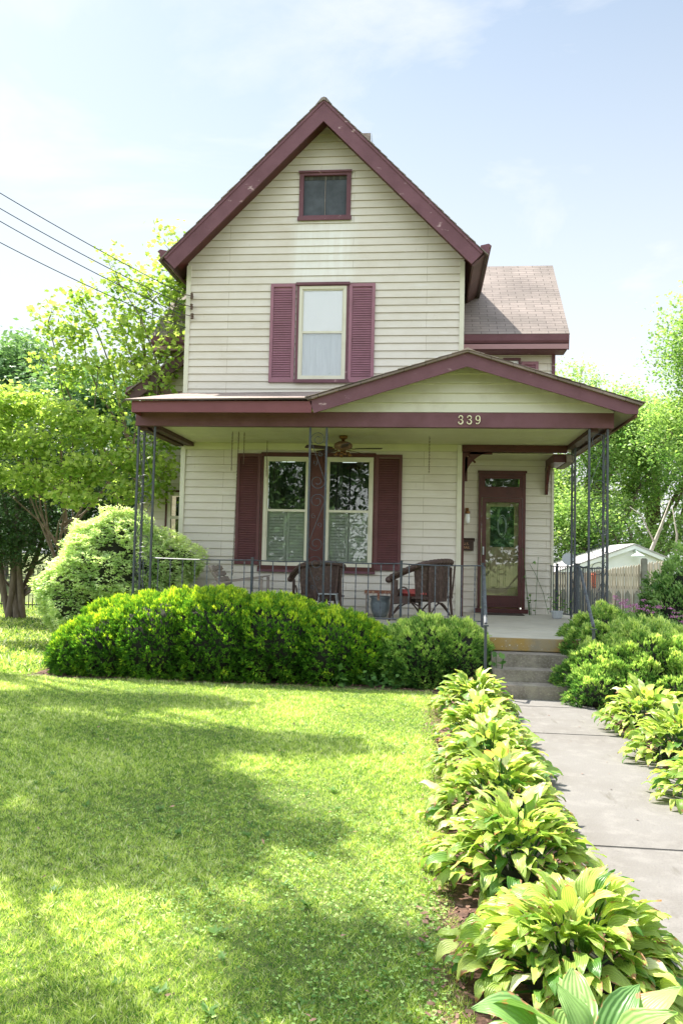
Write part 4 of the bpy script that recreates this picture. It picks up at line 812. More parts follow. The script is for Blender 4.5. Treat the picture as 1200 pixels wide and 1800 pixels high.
# service brackets and cables
def insul(z,label,dx=0,ln=.07):
    root=thing('cable_bracket',(-4.34+dx,14.24,z),label,'cable bracket','cable anchors on the upper left corner of the house')
    b=MB(); b.lathe([(.012,-.055),(.03,-.045),(.02,-.015),(.032,.0),(.02,.02),(.03,.045),(.01,.055)],(-4.34+dx,14.21,z),10); b.build('insulator',MCHN,root)
    MB().tube([(-4.34+dx,14.28,z),(-4.34+dx,14.21,z),(-4.40+dx,14.19,z+.01),(-4.52,14.17,z+.03)],.008,5).build('hook',MCHN,root); return root
insul(6.46,'topmost dark cable anchor on the corner of the upper wall'); insul(6.26,'middle dark cable anchor on the corner of the upper wall',.0); insul(6.08,'lowest dark cable anchor on the corner of the upper wall',.02)
def cable(p0,p1,sag,label):
    p0=Vector(p0);p1=Vector(p1); n=24; b=MB(); b.tube([p0.lerp(p1,i/n)-Vector((0,0,sag*4*(i/n)*(1-i/n))) for i in range(n+1)],.0085,5)
    tag(b.build('overhead_cable',MWIRE),label,'cable','overhead cables running to the house')
cable((-4.50,14.17,6.49),(-9.2,11.27,8.80),.12,'highest of the four overhead cables against the sky at left')
cable((-4.50,14.17,6.29),(-9.2,11.27,8.53),.14,'second highest of the four overhead cables against the sky at left')
cable((-4.50,14.17,6.10),(-9.2,11.27,8.33),.16,'third of the four overhead cables, above the lowest one')
cable((-4.42,14.17,5.85),(-9.2,11.27,7.86),.16,'lowest of the four overhead cables, ending below the anchors on the house corner')
#PART4
# ================================================================== SITE
b=MB(); n=60
for i in range(n):
    for j in range(n): pass
b.add([(-300,-300,0),(300,-300,0),(300,300,0),(-300,300,0)],[(0,1,2,3)])
struct(b.build('lawn',MGRD))
# walkway slabs
b=MB()
js=[1.2,3.3,4.95,8.03,9.46,9.90]
for a,c in zip(js[:-1],js[1:]): b.box(.92,2.00,a+.008,c-.008,-.05,.018)
struct(b.build('walkway',MCON,bevel=.006))
struct(MB().box(.93,1.99,1.2,9.9,-.04,.004).build('walkway_joint_fill',MSTP))
# mulch beds
def poly(name,pts,z,m): 
    o=MB().add([(x,y,z) for x,y in pts],[tuple(range(len(pts)))]).build(name,m); return struct(o)
poly('mulch_bed',[(-5.3,10.55),(-4.6,10.32),(-3.3,10.42),(-1.0,10.55),(-.3,10.42),(.05,10.2),(.12,9.6),(.10,2.0),(.92,2.0),(.92,12.3),(-5.6,12.3)],.004,MMUL)
poly('mulch_bed',[(2.0,2),(3.6,2),(4.5,9.4),(4.5,12.3),(2.0,12.3)],.005,MMUL)
# bark chips
n=4200; P=np.concatenate([np.stack([RNG.uniform(-5.3,.9,2600),RNG.uniform(10.15,10.9,2600),RNG.uniform(.006,.02,2600)],1),np.stack([RNG.uniform(.02,.5,1600),RNG.uniform(2.4,10,1600),RNG.uniform(.006,.02,1600)],1)])
tag(leafcloud('bark_mulch',P,rnd(n)*[1,1,.15],rnd(n)*.3+[0,0,1],RNG.uniform(.012,.038,n),(np.array([[-.5,0,0],[.5,0,0],[.5,1,.0],[-.5,1,0]]),[(0,1,2,3)]),MCHIP,None,RNG.random(n),.4),'loose reddish bark chips along the hedge and hosta bed','mulch',kind='stuff')
# grass blades
def inbed(x,y): 
    return ((x>.19+.03*np.sin(y*2.3)+.015*np.sin(y*9))&(y<10.6)&(x<4.5))|((y>10.27+.06*np.sin(x*3)+.03*np.sin(x*11))&(x>-5.25)&(y<12.3))|((x>-5.0)&(y>12.3)&(y<20)&(x<2.6))
def grass(N,ylo,yhi,xw,hmin,hmax,wd,name,label,pw=1):
    y=ylo+(yhi-ylo)*RNG.random(N)**pw; x=-xw*y*RNG.random(N)+.28
    k=~inbed(x,y); x=x[k]; y=y[k]; N=len(x)
    pt=np.sin(x*2.1+y*1.3)+np.sin(y*2.7-x*1.1+1)+np.sin(x*5.3+2)*.5+np.sin(y*6.1+x*4.7)*.5
    cl=np.sin(x*31+2*np.sin(y*9))*np.sin(y*27+2*np.sin(x*11))+.6*np.sin(x*63+y*17)*np.sin(y*55-x*21)
    h=RNG.uniform(hmin,hmax,N)*(1+.28*cl)*(1+.12*pt)*np.clip(y/6.5,.74,1)*(1+.6*(RNG.random(N)>.97)); far=np.clip(y/6,1,2.2)
    P=np.stack([x,y,np.zeros(N)],1); D=np.stack([RNG.normal(0,.85,N),RNG.normal(0,.85,N),np.ones(N)],1); Nn=rnd(N)*[1,1,.2]
    t=np.clip(.42+.09*pt+.16*cl+RNG.normal(0,.34,N)+.45*(RNG.random(N)>.965),0,1)
    tag(leafcloud(name,P,D,Nn,h,(np.array([[-.5,0,0],[.5,0,0],[.32,.6,.25],[0,1,.9]]),[(0,1,2),(0,2,3)]),LGRS,None,t,wd/.045*1.0),label,'grass',kind='stuff')
grass(540000,2.3,10.9,.64,.018,.038,.0056,'grass','mown grass with pale and dark patches in front of the hedge',1.12)
grass(60000,10.5,24,.60,.04,.075,.013,'grass','far lawn beyond the left end of the hedge')
# clover
n=17000; y=2.4+8.0*RNG.random(n)**1.2; x=-.62*y*RNG.random(n)+.15
pt=np.sin(x*1.7+2)+np.sin(y*1.9+x)+np.sin(x*4.1-y*3.3)*.8; k=(~inbed(x,y))&(pt+RNG.normal(0,.7,n)>.1); x=x[k];y=y[k]; n=len(x)
a=RNG.uniform(0,6.28,n); z=RNG.uniform(.010,.026,n); sz=RNG.uniform(.005,.0105,n); Ps=[];Ds=[]
for j in range(3):
    an=a+j*2.094; Ps.append(np.stack([x,y,z],1)); Ds.append(np.stack([np.cos(an),np.sin(an),RNG.normal(.05,.25,n)],1))
T_CLO=(np.array([[0,0,0],[.42,.35,.1],[.45,.8,.1],[0,1,0],[-.45,.8,.1],[-.42,.35,.1]]),[(0,1,2,3),(0,3,4,5)])
tag(leafcloud('clover',np.concatenate(Ps),np.concatenate(Ds),np.tile([0,0,1.],(3*n,1))+rnd(3*n)*.2,np.tile(sz,3),T_CLO,LCLO,None,np.tile(RNG.random(n),3),1.05),'clover leaves scattered through the front lawn','clover',kind='stuff')
k=70; cy=2.7+7.2*RNG.random(k)**1.3; cx=-.55*cy*RNG.random(k)+.1; q=9; n=k*q; PX=np.repeat(np.stack([cx,cy,np.full(k,.012)],1),q,0)+rnd(n)*[.012,.012,.003]; A=RNG.uniform(0,6.28,n)
tag(leafcloud('broadleaf_weeds',PX,np.stack([np.cos(A),np.sin(A),RNG.uniform(.15,.9,n)],1),np.tile([0,0,1.],(n,1)),np.repeat(RNG.uniform(.025,.055,k),q)*RNG.uniform(.7,1.2,n),T_LEAF,LVIN,None,RNG.uniform(.3,1,n),.42),'darker broad leaved weeds dotted through the lawn','weeds',kind='stuff')
# dead leaves and twigs on the lawn
n=70; y=RNG.uniform(2.8,9.5,n); x=-.5*y*RNG.random(n)+.05
tag(leafcloud('fallen_leaves',np.stack([x,y,np.full(n,.045)],1),rnd(n)*[1,1,.2],rnd(n)*.4+[0,0,1],RNG.uniform(.02,.045,n),T_LEAF,mat('dry_leaf',(.30,.19,.12),.8,noise=(6,(.42,.22,.16),.45,.6,ONE)),None,RNG.random(n),.35),'dry reddish fallen leaves scattered on the lawn','leaves',kind='stuff')
n=26; yy=RNG.uniform(3.8,9.6,n); xx=RNG.uniform(1.05,1.95,n)
tag(leafcloud('walk_litter',np.stack([xx,yy,np.full(n,.024)],1),rnd(n)*[1,1,.1],rnd(n)*.3+[0,0,1],RNG.uniform(.012,.035,n),T_LEAF,MCHIP,None,RNG.random(n),.5),'small dry leaf scraps lying on the concrete walk','leaf litter',kind='stuff')
# ---- hostas
def hosta(c,R,Hh,nl,ln,label,m=None,seed=0,wd=.46,lo=0.0,group='hosta clumps edging the walkway'):
    rg=np.random.default_rng(seed+5); V=[];F=[];T=[];UV=[]; nu,nv=(7,8) if seed in (6,7) else (5,6); st=MB()
    for i in range(nl):
        t=((i+.5)/nl)**.58; lean=1+.12*math.sin(i*2.39996*1.0+seed); phi=i*2.39996+rg.normal(0,.25); L_=ln*rg.uniform(.75,1.2)*(1.0-.12*t); W_=L_*wd*rg.uniform(.85,1.15)
        r0=R*(.06+.70*t)*rg.uniform(.80,1.08)*lean; z0=Hh*(.88-.66*t**1.8)*rg.uniform(.72,1.15)*(1+.10*math.cos(phi*2+seed))+lo; az=phi+rg.normal(0,.3)
        e0=rad(68-58*t+rg.normal(0,12)); bend=rad(rg.uniform(45,95))*(.55+.6*t); fold=rg.uniform(.12,.45); roll=rg.normal(0,.35); wav=rg.uniform(0,6)
        d=np.array([math.cos(az),math.sin(az)]); side=np.array([-math.sin(az),math.cos(az),0]); p=np.array([c[0]+r0*math.cos(phi),c[1]+r0*math.sin(phi),z0]); el=e0; base=len(V)
        if i%3==0: st.tube([(c[0]+.05*math.cos(phi),c[1]+.05*math.sin(phi),0),(c[0]+r0*.6*math.cos(phi),c[1]+r0*.6*math.sin(phi),z0*.65),tuple(p)],[.006,.005,.003],4,cap=False)
        for j in range(nv+1):
            s=j/nv; w_=W_*.5*(math.sin(math.pi*min(1,s**.72))**.75 if 0<s<1 else 0.02)*(1 if s<.55 else 1-.25*(s-.55)/.45); el=e0-bend*s**1.3
            dirv=np.array([d[0]*math.cos(el),d[1]*math.cos(el),math.sin(el)]); 
            if j: p=p+dirv*L_/nv
            nrm=np.cross(side,dirv); nrm=nrm if nrm[2]>0 or True else -nrm; nrm=-nrm if nrm@np.array([0,0,1])<0 else nrm
            sd=side*math.cos(roll)+nrm*math.sin(roll); n2=-side*math.sin(roll)+nrm*math.cos(roll)
            for k in range(nu):
                u=k/(nu-1)*2-1; q=p+sd*w_*u+n2*(abs(u)**1.3*fold*w_*.8+.006*math.sin(wav+s*11+3*u)*abs(u)); V.append((q[0],q[1],max(q[2],.012))); UV.append(((u+1)/2,s))
        F+=[(base+j*nu+k,base+j*nu+k+1,base+(j+1)*nu+k+1,base+(j+1)*nu+k) for j in range(nv) for k in range(nu-1)]
        T+= [float(np.clip(rg.normal(.62-.22*t,.27),0,1))]*((nv+1)*nu)
    me=bpy.data.meshes.new('hosta'); me.from_pydata(V,[],F); me.materials.append(m or LHOS)
    at=me.attributes.new('tint','FLOAT','POINT'); at.data.foreach_set('value',np.array(T,np.float32))
    uv=me.uv_layers.new(name='UVMap'); li=np.zeros(len(me.loops),np.int32); me.loops.foreach_get('vertex_index',li); uv.data.foreach_set('uv',np.array(UV,np.float32)[li].ravel())
    for p_ in me.polygons: p_.use_smooth=True
    root=thing('hosta',(c[0],c[1],0),label,'hosta',group); o=bpy.data.objects.new('leaves',me); COL.objects.link(o); o.parent=root; o.matrix_parent_inverse=Matrix.Translation(-root.location)
    st.build('leaf_stalks',LVIN,root); MB().ell((c[0],c[1],.05),(R*.34,R*.34,Hh*.38)).build('clump_shade_core',LCORE,root,smooth=True)  # dark blob gives the shade under the leaves as colour
    return root
hosta((.56,8.72),.55,.43,330,.150,'hosta clump nearest the steps on the left of the walkway, under the iron post',seed=1)
hosta((.54,7.50),.52,.40,300,.145,'second hosta clump from the steps in the left row',seed=2)
hosta((.54,6.38),.54,.42,330,.150,'third hosta clump from the steps in the left row',seed=3)
hosta((.53,5.34),.54,.41,350,.150,'fourth hosta clump from the steps in the left row, spilling onto the walk',seed=4)
hosta((.53,4.33),.53,.40,380,.150,'fifth hosta clump from the steps in the left row, tips shading the walk',seed=5)
hosta((.62,3.34),.56,.36,470,.145,'largest hosta in the picture, front of the left row with scorched leaf edges',seed=6)
hosta((.52,2.42),.40,.36,70,.21,'broad dark leaved hosta cut off by the bottom edge of the picture',m=LHOD,seed=7,wd=.52)
hosta((2.25,8.35),.62,.44,310,.150,'hosta clump right of the walkway nearest the steps, against the yew',seed=8)
hosta((2.22,7.15),.60,.43,310,.150,'middle hosta clump of the three right of the walkway',seed=9)
hosta((2.18,6.02),.60,.42,310,.150,'nearest hosta clump right of the walkway, cut by the picture edge',seed=10)
# ---- yews
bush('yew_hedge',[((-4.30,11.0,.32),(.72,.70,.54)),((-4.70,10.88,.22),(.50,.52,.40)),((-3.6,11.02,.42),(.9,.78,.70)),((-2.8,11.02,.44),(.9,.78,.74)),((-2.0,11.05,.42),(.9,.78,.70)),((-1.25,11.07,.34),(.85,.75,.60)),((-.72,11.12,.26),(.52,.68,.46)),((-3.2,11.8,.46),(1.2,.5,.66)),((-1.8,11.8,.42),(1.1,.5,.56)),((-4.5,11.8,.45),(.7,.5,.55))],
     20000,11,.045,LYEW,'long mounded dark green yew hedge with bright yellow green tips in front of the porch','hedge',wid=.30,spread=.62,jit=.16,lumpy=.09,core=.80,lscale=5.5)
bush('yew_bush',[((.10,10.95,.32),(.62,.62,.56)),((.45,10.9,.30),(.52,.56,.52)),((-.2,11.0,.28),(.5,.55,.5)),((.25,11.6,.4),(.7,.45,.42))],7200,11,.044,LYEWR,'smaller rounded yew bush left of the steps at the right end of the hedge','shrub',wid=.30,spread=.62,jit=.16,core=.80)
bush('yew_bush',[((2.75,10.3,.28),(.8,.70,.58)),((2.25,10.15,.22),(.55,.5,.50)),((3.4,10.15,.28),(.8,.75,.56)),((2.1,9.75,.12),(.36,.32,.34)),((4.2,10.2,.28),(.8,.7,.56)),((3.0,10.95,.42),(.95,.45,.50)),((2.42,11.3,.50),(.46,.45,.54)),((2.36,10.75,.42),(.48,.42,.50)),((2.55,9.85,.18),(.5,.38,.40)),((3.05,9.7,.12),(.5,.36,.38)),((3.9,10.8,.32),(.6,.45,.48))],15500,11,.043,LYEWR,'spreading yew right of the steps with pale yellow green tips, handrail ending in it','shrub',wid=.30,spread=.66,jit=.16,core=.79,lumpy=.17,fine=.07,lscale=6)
# ---- pale layered bush at the left porch corner
bush('burning_bush',[((-5.25,13.4,1.25),(1.05,.85,1.0)),((-5.75,13.2,.95),(.75,.7,.75)),((-4.75,13.5,1.35),(.75,.7,.75)),((-5.2,13.3,1.75),(.62,.6,.66)),((-5.0,13.1,.7),(.9,.6,.6)),((-4.25,13.6,1.55),(.42,.42,.34))],9000,9,.052,LSPI,'pale green bush with flat layered branches at the left corner of the porch','shrub',wid=.5,spread=1.1,T=T_DIA,layer=1,core=.70,lumpy=.16,fine=.10,fscale=16,tbase=.62,stems=[([(-5.3,13.4,0),(-5.5,13.3,.7),(-5.9,13.2,1.3)],[.04,.03,.01],6),([(-5.2,13.4,0),(-5.1,13.4,.8),(-4.5,13.5,1.6)],[.04,.03,.01],6)],up=.2)
# ---- right shrub, pink spirea
bush('leafy_shrub',[((4.4,13.0,1.0),(.85,.7,.95)),((4.0,12.7,.7),(.55,.5,.7)),((4.9,12.8,1.1),(.8,.7,.9)),((3.75,13.2,.55),(.45,.5,.5))],3200,9,.062,LSHR,'glossy green shrub at the right edge in front of the white garage','shrub',wid=.42,spread=1.0,T=T_DIA,core=.78,lumpy=.16)
sp_=bush('spirea',[((3.15,12.0,.5),(.5,.4,.42)),((3.6,11.8,.42),(.5,.4,.42)),((2.9,12.3,.55),(.35,.35,.45)),((3.95,11.6,.35),(.5,.35,.4))],1700,8,.035,LSHR,'low spirea with flat pink flower heads between the yew and the green shrub','shrub',wid=.3,core=.75,lumpy=.15)
n=46; tt=RNG.random(n); hx=2.75+1.35*tt+RNG.normal(0,.05,n); hy=12.05-.55*tt+RNG.normal(0,.12,n); hz=1.14-.28*tt+RNG.normal(0,.05,n)
q=26; PP=np.repeat(np.stack([hx,hy,hz],1),q,0)+rnd(n*q)*[.026,.026,.006]; leafcloud('flower_heads',PP,rnd(n*q)+[0,0,.6],rnd(n*q)+[0,0,1],.018,T_DIA,LPNK,sp_,RNG.random(n*q),.8)
# weeds in the bed
def weed(c,r,n_,ln,label,T=T_MAP,m=None):
    root=thing('weed',(c[0],c[1],0),label,'weed'); P=np.array([c[0],c[1],c[2]])+rnd(n_)*np.array(r); D=rnd(n_)+[0,0,.15]; leafcloud('leaves',P,D,rnd(n_)*.4+[0,-.3,1],RNG.uniform(.7,1.2,n_)*ln,T,m or LVIN,root,RNG.random(n_),.9)
    b=MB()
    for i in range(0,n_,2): b.tube([(c[0],c[1],0),tuple(P[i])],.004,4)
    b.build('stems',LVIN,root)
weed((-.62,10.42,.14),(.10,.05,.05),22,.075,'lobed weed seedlings at the foot of the hedge left of the small yew')
weed((-.35,10.38,.09),(.12,.05,.03),18,.07,'low lobed weeds in the mulch below the small yew')
weed((.98,10.35,.42),(.10,.06,.05),9,.085,'grape vine sprig reaching over the left end of the steps')
weed((-1.02,10.36,.12),(.03,.03,.05),7,.13,'tall narrow weed leaf in front of the hedge',T_LEAF)
weed((2.05,15.0,1.2),(.16,.05,.30),12,.07,'thin vine climbing the wall beside the small iron railing')
b=MB(); v=thing('vine',(2.2,15.25,0),'sparse ivy strand on the siding right of the storm door','vine')
b.tube([(2.35,15.24,.7),(2.25,15.24,1.1),(2.1,15.24,1.45),(2.0,15.24,1.62)],.004,4); b.build('stem',LVIN,v)
# ---- trees
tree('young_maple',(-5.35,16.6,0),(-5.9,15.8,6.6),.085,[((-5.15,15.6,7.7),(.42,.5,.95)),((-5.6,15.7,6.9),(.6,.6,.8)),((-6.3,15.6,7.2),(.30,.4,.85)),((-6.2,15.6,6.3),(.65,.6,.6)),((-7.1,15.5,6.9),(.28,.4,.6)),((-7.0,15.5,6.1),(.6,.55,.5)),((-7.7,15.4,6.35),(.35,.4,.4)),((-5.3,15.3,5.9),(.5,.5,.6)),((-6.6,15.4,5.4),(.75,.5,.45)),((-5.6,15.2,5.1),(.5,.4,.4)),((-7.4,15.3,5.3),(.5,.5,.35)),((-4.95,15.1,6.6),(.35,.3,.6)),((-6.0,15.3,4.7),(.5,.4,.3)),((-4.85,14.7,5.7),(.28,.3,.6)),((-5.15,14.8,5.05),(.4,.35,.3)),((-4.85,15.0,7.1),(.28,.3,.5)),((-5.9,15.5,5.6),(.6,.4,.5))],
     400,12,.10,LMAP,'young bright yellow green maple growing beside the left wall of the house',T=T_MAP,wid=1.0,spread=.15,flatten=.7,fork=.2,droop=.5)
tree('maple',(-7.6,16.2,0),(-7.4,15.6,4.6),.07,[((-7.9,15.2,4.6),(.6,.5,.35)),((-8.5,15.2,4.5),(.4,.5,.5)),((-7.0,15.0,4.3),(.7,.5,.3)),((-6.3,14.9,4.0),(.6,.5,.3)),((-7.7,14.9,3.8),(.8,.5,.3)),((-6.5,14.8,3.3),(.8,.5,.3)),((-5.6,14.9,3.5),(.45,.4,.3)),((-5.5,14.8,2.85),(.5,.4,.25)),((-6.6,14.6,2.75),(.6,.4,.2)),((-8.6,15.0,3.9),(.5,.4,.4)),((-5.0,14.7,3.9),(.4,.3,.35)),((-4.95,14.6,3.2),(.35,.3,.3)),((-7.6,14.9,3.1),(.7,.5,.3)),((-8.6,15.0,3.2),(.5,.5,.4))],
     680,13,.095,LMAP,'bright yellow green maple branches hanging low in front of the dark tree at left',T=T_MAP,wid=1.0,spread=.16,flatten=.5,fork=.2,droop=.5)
tree('multi_stem_tree',(-9.9,18.9,0),(-9.6,18.8,3.3),.10,[((-10.2,18.9,3.2),(1.5,1.2,1.3)),((-9.0,18.6,2.9),(1.3,1.0,1.3)),((-8.1,18.6,2.4),(1.1,.9,1.0)),((-9.8,18.5,4.4),(1.5,1.0,.8)),((-8.4,18.7,3.9),(1.2,1.0,.9)),((-7.3,18.8,3.0),(1.0,.8,1.1)),((-10.8,18.6,2.0),(1.0,.9,.8)),((-9.2,18.3,1.9),(1.2,.7,.8)),((-7.9,18.4,1.7),(1.0,.6,.7)),((-10.2,18.3,1.8),(.8,.6,.6)),((-6.6,18.6,3.6),(.9,.7,1.1)),((-6.9,18.5,1.9),(.8,.6,.9)),((-6.0,18.4,2.6),(.7,.6,1.1))],
     3000,20,.085,LDRK,'dark dense tree with several slim trunks in front of the black fence at left',spread=.16,flatten=.35,multi=5,fork=.2,wid=.45)
def crown(cx,cy,cz,rx,ry,rz,n,s,rr=.45):
    rg=random.Random(s); o=[]
    for i in range(n):
        a=rg.uniform(0,6.283); e=math.asin(rg.uniform(-.75,1)); q=rg.uniform(.5,.85); k=rg.uniform(.8,1.25)*rr
        o.append(((cx+rx*q*math.cos(a)*math.cos(e),cy+ry*q*math.sin(a)*math.cos(e),cz+rz*q*math.sin(e)),(rx*k,ry*k,rz*k*.8)))
    return o
tree('broadleaf_tree',(-24,43,0),(-23,43,9),.35,crown(-23.6,42,9.6,4.0,3.5,4.4,15,1),900,15,.34,LFAR,'tall dull green tree standing farthest away at the left edge',spread=.45,group='trees behind the left lawn')
tree('broadleaf_tree',(-15,34,0),(-15,34,6),.3,crown(-14.6,33,6.3,3.6,3,3.7,15,2),900,15,.28,LFAR,'rounded dark tree in the distance left of the young maple',spread=.42,group='trees behind the left lawn')
tree('broadleaf_tree',(-19,36,0),(-19,36,5),.3,crown(-19.2,35,5.2,3.8,3,3.6,14,3),800,15,.28,LFAR,'low broad tree in the distance below the tallest one at left',spread=.42,group='trees behind the left lawn')
tree('broadleaf_tree',(-10,34,0),(-10,34,5),.3,crown(-10.2,33,5.6,3.4,3,3.9,14,4),800,15,.28,LFAR,'distant dark tree partly hidden by the young maple',spread=.42,group='trees behind the left lawn')
tree('treeline_tree',(-17,46,0),(-17,46,2.5),.2,crown(-17,46,2.4,4.5,2,2.6,9,31,.5),420,14,.30,LFAR,'low leafy tree far behind the black fence at the left edge',spread=.5,group='trees behind the left lawn')
tree('treeline_tree',(-9,46,0),(-9,46,2.5),.2,crown(-9.5,46,2.4,4.5,2,2.6,9,32,.5),420,14,.30,LFAR,'low leafy tree far behind the black fence, beside the house',spread=.5,group='trees behind the left lawn')
tree('treeline_tree',(-25,46,0),(-25,46,2.5),.2,crown(-25,46,2.4,4.5,2,2.6,9,33,.5),420,14,.30,LFAR,'low leafy tree far behind the tall dull green tree',spread=.5,group='trees behind the left lawn')
# right side woods
tree('oak_tree',(9.2,25,0),(9.2,25,6.5),.30,crown(9.3,24.5,6.6,3.0,2.8,4.0,20,5,.36),3300,19,.115,LRGT,'tall bright green tree rising highest at the right edge',spread=.26,group='trees behind the garage')
tree('oak_tree',(6.8,33,0),(6.8,33,6),.30,crown(6.9,32.5,5.8,3.0,2.6,3.9,16,6,.36),2500,18,.125,LRGT,'mid green tree with a forked dark trunk just right of the porch corner column',spread=.30,group='trees behind the garage')
tree('oak_tree',(3.9,36,0),(4.1,36,6),.22,crown(4.3,35.5,5.2,2.6,2.4,4.3,13,7,.36),1500,17,.13,LRGT,'thin yellow green tree seen between the door wall and the iron columns',spread=.30,group='trees behind the garage')
tree('oak_tree',(10.5,37,0),(10.5,37,6),.32,crown(10.6,36.5,5.6,3.4,2.6,4.4,14,8,.40),1300,17,.18,LRGT,'broad tree filling the gap behind the white garage roof',spread=.36,group='trees behind the garage')
tree('understory_tree',(7.4,30,0),(7.4,30,3.2),.12,crown(7.2,30,2.9,3.2,1.8,1.9,12,9,.42),1100,17,.12,LRGT,'low pale green thicket tree right behind the garage roof',spread=.26,group='trees behind the garage')
tree('understory_tree',(4.2,31,0),(4.3,31,2.6),.10,crown(4.2,31,2.3,2.2,1.6,2.0,10,10,.42),800,17,.12,LRGT,'low bright thicket tree behind the side railing',spread=.26,group='trees behind the garage')
tree('understory_tree',(13.5,31,0),(13.5,31,4),.16,crown(12.6,31,3.8,3.0,2.0,3.0,12,12,.42),1000,17,.14,LRGT,'bright thicket tree at the far right behind the green shrub',spread=.28,group='trees behind the garage')
dt=thing('dead_tree',(7.2,26,0),'bare pale dead trunk leaning up behind the garage roof','dead tree')
b=MB(); b.tube([(6.6,26,0),(7.05,26,1.8),(7.45,26,2.8),(7.75,26,3.7)],[.09,.07,.05,.015],7); b.tube([(7.25,26,2.35),(6.85,26,3.2),(6.5,26,3.45)],[.03,.02,.008],6); b.tube([(7.9,26,1.8),(7.95,26,2.6),(7.8,26,3.5)],[.05,.035,.01],6); b.build('trunk',MDEAD,dt,smooth=True)
# big tree off to the left whose crown dapples the lawn
def shade(label):
    root=thing('shade_tree',(-12.5,12.5,0),label,'tree'); b=MB(); P=[]
    spots=SPOTS
    for i,(gx,gy,rx,ry,n) in enumerate(spots):
        n=int(n*1.25)
        z=12.5+1.0*math.sin(i*1.7); c=np.array([gx+SUN.x/SUN.z*z,gy+SUN.y/SUN.z*z,z]); d=unit(rnd(n)); q=RNG.random((n,1))**.5; P.append(c+d*q*np.array([rx,ry,.45])); limb(b,(-12.4,14.6,6.5),tuple(c),.12,.03,.06,7,i)
    limb(b,(-12.5,12.5,-.1),(-12.4,14.6,11.5),.32,.15,.03,8,3); b.build('trunk',MBARK,root)
    P=np.concatenate(P); PP=np.repeat(P,10,0); N=len(PP); PP+=rnd(N)*[.12,.12,.08]
    leafcloud('crown',PP,unit(rnd(N)*[1,1,.5]),rnd(N)*.5+[0,0,1],.14*RNG.uniform(.7,1.3,N),T_DIA,LRGT,root,RNG.random(N),.75)
# ground centres of the shade patches (x, y, rx, ry, clumps)
SPOTS=[(-3.9,8.7,1.1,.5,110),(-2.7,8.9,.9,.35,70),(-3.6,7.4,1.2,.6,150),(-2.3,7.0,.9,.5,110),(-1.35,7.15,.7,.30,60),(-.75,7.15,.35,.14,14),
 (-3.3,6.0,1.0,.7,150),(-2.2,5.9,.8,.6,120),(-1.6,5.6,.5,.5,60),(-1.15,5.0,.42,.35,40),(-.75,4.93,.28,.12,9),(-1.9,4.9,.6,.6,80),(-2.3,4.35,.38,.38,34),(-1.6,4.4,.42,.30,36),(-1.25,4.4,.25,.24,16),(-4.8,6.4,1.0,1.2,140),
 (-.38,3.38,.26,.20,22),(-.10,3.45,.24,.16,16),(-.35,3.08,.30,.14,14),(-1.25,2.9,.35,.10,10),(-5.0,8.6,.8,.6,70)]
shade('tall leafy tree left of the lawn whose crown dapples the grass')
# trees across the street, seen mirrored in the window panes
tree('street_tree',(-6,-12,0),(-6,-12,6),.35,crown(-6,-12,5.4,4.6,3,5.4,12,21,.5),800,16,.36,LFAR,'leafy tree across the street behind the viewer, on the house side of the drive',spread=.6,group='street trees')
tree('street_tree',(2.5,-12,0),(2.5,-12,6),.35,crown(2.5,-12,5.0,4.6,3,5.2,12,22,.5),800,16,.36,LFAR,'leafy tree across the street behind the viewer, opposite the front door',spread=.6,group='street trees')
tree('street_tree',(-13,-14,0),(-13,-14,6),.35,crown(-13,-14,5.6,4.6,3,5.4,12,23,.5),800,16,.36,LFAR,'leafy tree across the street behind the viewer, farthest towards the left',spread=.6,group='street trees')
# ---- fences and garage
fe=thing('iron_fence',(-9.5,21.5,0),'low black iron picket fence beyond the lawn at left','fence')
b=MB(); 
for z in (.12,.95): b.box(-15,-5.0,21.49,21.51,z,z+.03)
b.build('rails',MBLK,fe)
b=MB(); x=-15
while x<-5: b.box(x-.009,x+.009,21.491,21.509,.03,1.08); x+=.115
pk=b.build('pickets',MBLK,fe); 
for x in (-14.6,-12.5,-10.42,-8.32,-6.2): MB().box(x-.035,x+.035,21.46,21.54,0,1.2).build('post',MBLK,fe)
pf=thing('picket_fence',(4.5,20,0),'weathered tan stockade fence rising in steps in front of the white garage','fence')
b=MB(); n=46
for i in range(n):
    x=3.0+(5.78-3.0)*i/(n-1); t=i/(n-1); zt=1.42+.34*max(0,(t-.25)/.75)**1.1+random.uniform(-.015,.015); y=20+random.uniform(-.01,.01)
    b.prism([(x-.028,.30),(x+.024,.30),(x+.024,zt-.04),(x,zt),(x-.028,zt-.05)],y,y+.02)
b.build('pickets',MFEN,pf)
b=MB()
for i in range(14):
    x=3.0+.215*i; b.prism([(x-.06,.0),(x+.06,.0),(x+.06,.92),(x,1.02),(x-.06,.92)],19.9,19.92)
b.build('lower_pickets',MGRY,pf)
b=MB(); b.box(3.0,5.8,20.025,20.06,1.05,1.12); b.box(3.0,5.8,20.025,20.06,1.35,1.42); b.build('rails',MGRY,pf)
MB().box(5.25,5.40,19.9,19.98,0,1.80).build('post',MGRY,pf,bevel=.02)
gr=thing('garage',(6.4,25,0),'low white garage with a pale grey roof and a barn lamp in its gable','garage')
gy=25.0; gp=(6.41,2.22); gl=(3.2,.98); grr=(9.2,1.10)
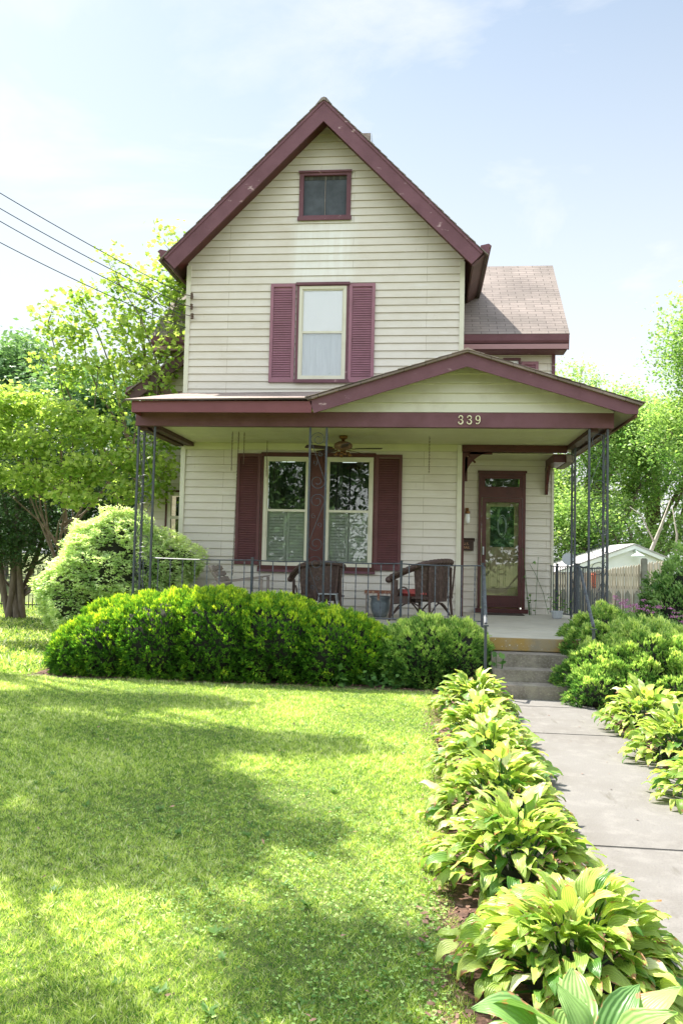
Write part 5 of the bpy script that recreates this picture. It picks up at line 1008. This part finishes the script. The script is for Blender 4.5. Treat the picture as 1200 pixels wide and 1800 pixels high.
b=MB(); b.prism([(gl[0]+.1,0),(grr[0]-.2,0),(grr[0]-.2,1.17),gp,(gl[0]+.1,1.02)],gy+.15,gy+6); b.build('wall',MWHT,gr)
b=MB(); b.prism([(gp[0],gp[1]+.05),(gl[0],gl[1]+.05),(gl[0],gl[1]+.01),gp],gy,gy+6.2); b.prism([(gp[0],gp[1]+.05),(grr[0],grr[1]+.05),(grr[0],grr[1]+.01),gp],gy,gy+6.2); b.build('roof',MGRF,gr)
b=MB(); b.prism([(gp[0],gp[1]-.002),(gl[0],gl[1]+.008),(gl[0],gl[1]-.10),(gp[0],gp[1]-.12)],gy+.02,gy+.05); b.prism([(gp[0],gp[1]-.002),(grr[0],grr[1]+.008),(grr[0],grr[1]-.10),(gp[0],gp[1]-.12)],gy+.02,gy+.05); b.build('fascia',MWHT,gr)
b=MB()
x=3.5
while x<9: b.box(x,x+.012,gy+.143,gy+.1499,.1,1.0); x+=.3
b.build('panel_joints',MTIN,gr)
b=MB(); b.tube([(6.42,gy+.15,2.02),(6.42,gy-.02,2.06),(6.45,gy-.16,2.0)],.02,6); b.lathe([(.03,2.02),(.06,1.98),(.20,1.90),(.205,1.88)],(6.46,gy-.18,0),16); b.build('barn_lamp',mat('pale_green_enamel',(.45,.55,.48),.5),gr)
dish=thing('satellite_dish',(2.84,16,0),'small pale satellite dish behind the rear porch column','satellite dish')
b=MB(); b.lathe([(.02,0),(.08,.010),(.125,.03),(.13,.035)],(0,0,0),20); M_=Matrix.Translation((2.84,16,1.72))@Matrix.Rotation(rad(70),4,'X'); b.v=[tuple(M_@Vector(p)) for p in b.v]; b.build('reflector',mat('dish_grey',(.42,.44,.46),.6),dish); MB().tube([(2.84,16.06,0),(2.84,16.06,1.75)],.02,6).build('mast',MTIN,dish)
tag(MB().lathe([(.02,0),(.05,.03),(.06,.30),(.07,.32),(.05,.38)],(4.10,19.7,1.05),10).build('hanging_lantern',MORG),'orange red object hung on the tan fence between the iron columns','fence ornament')
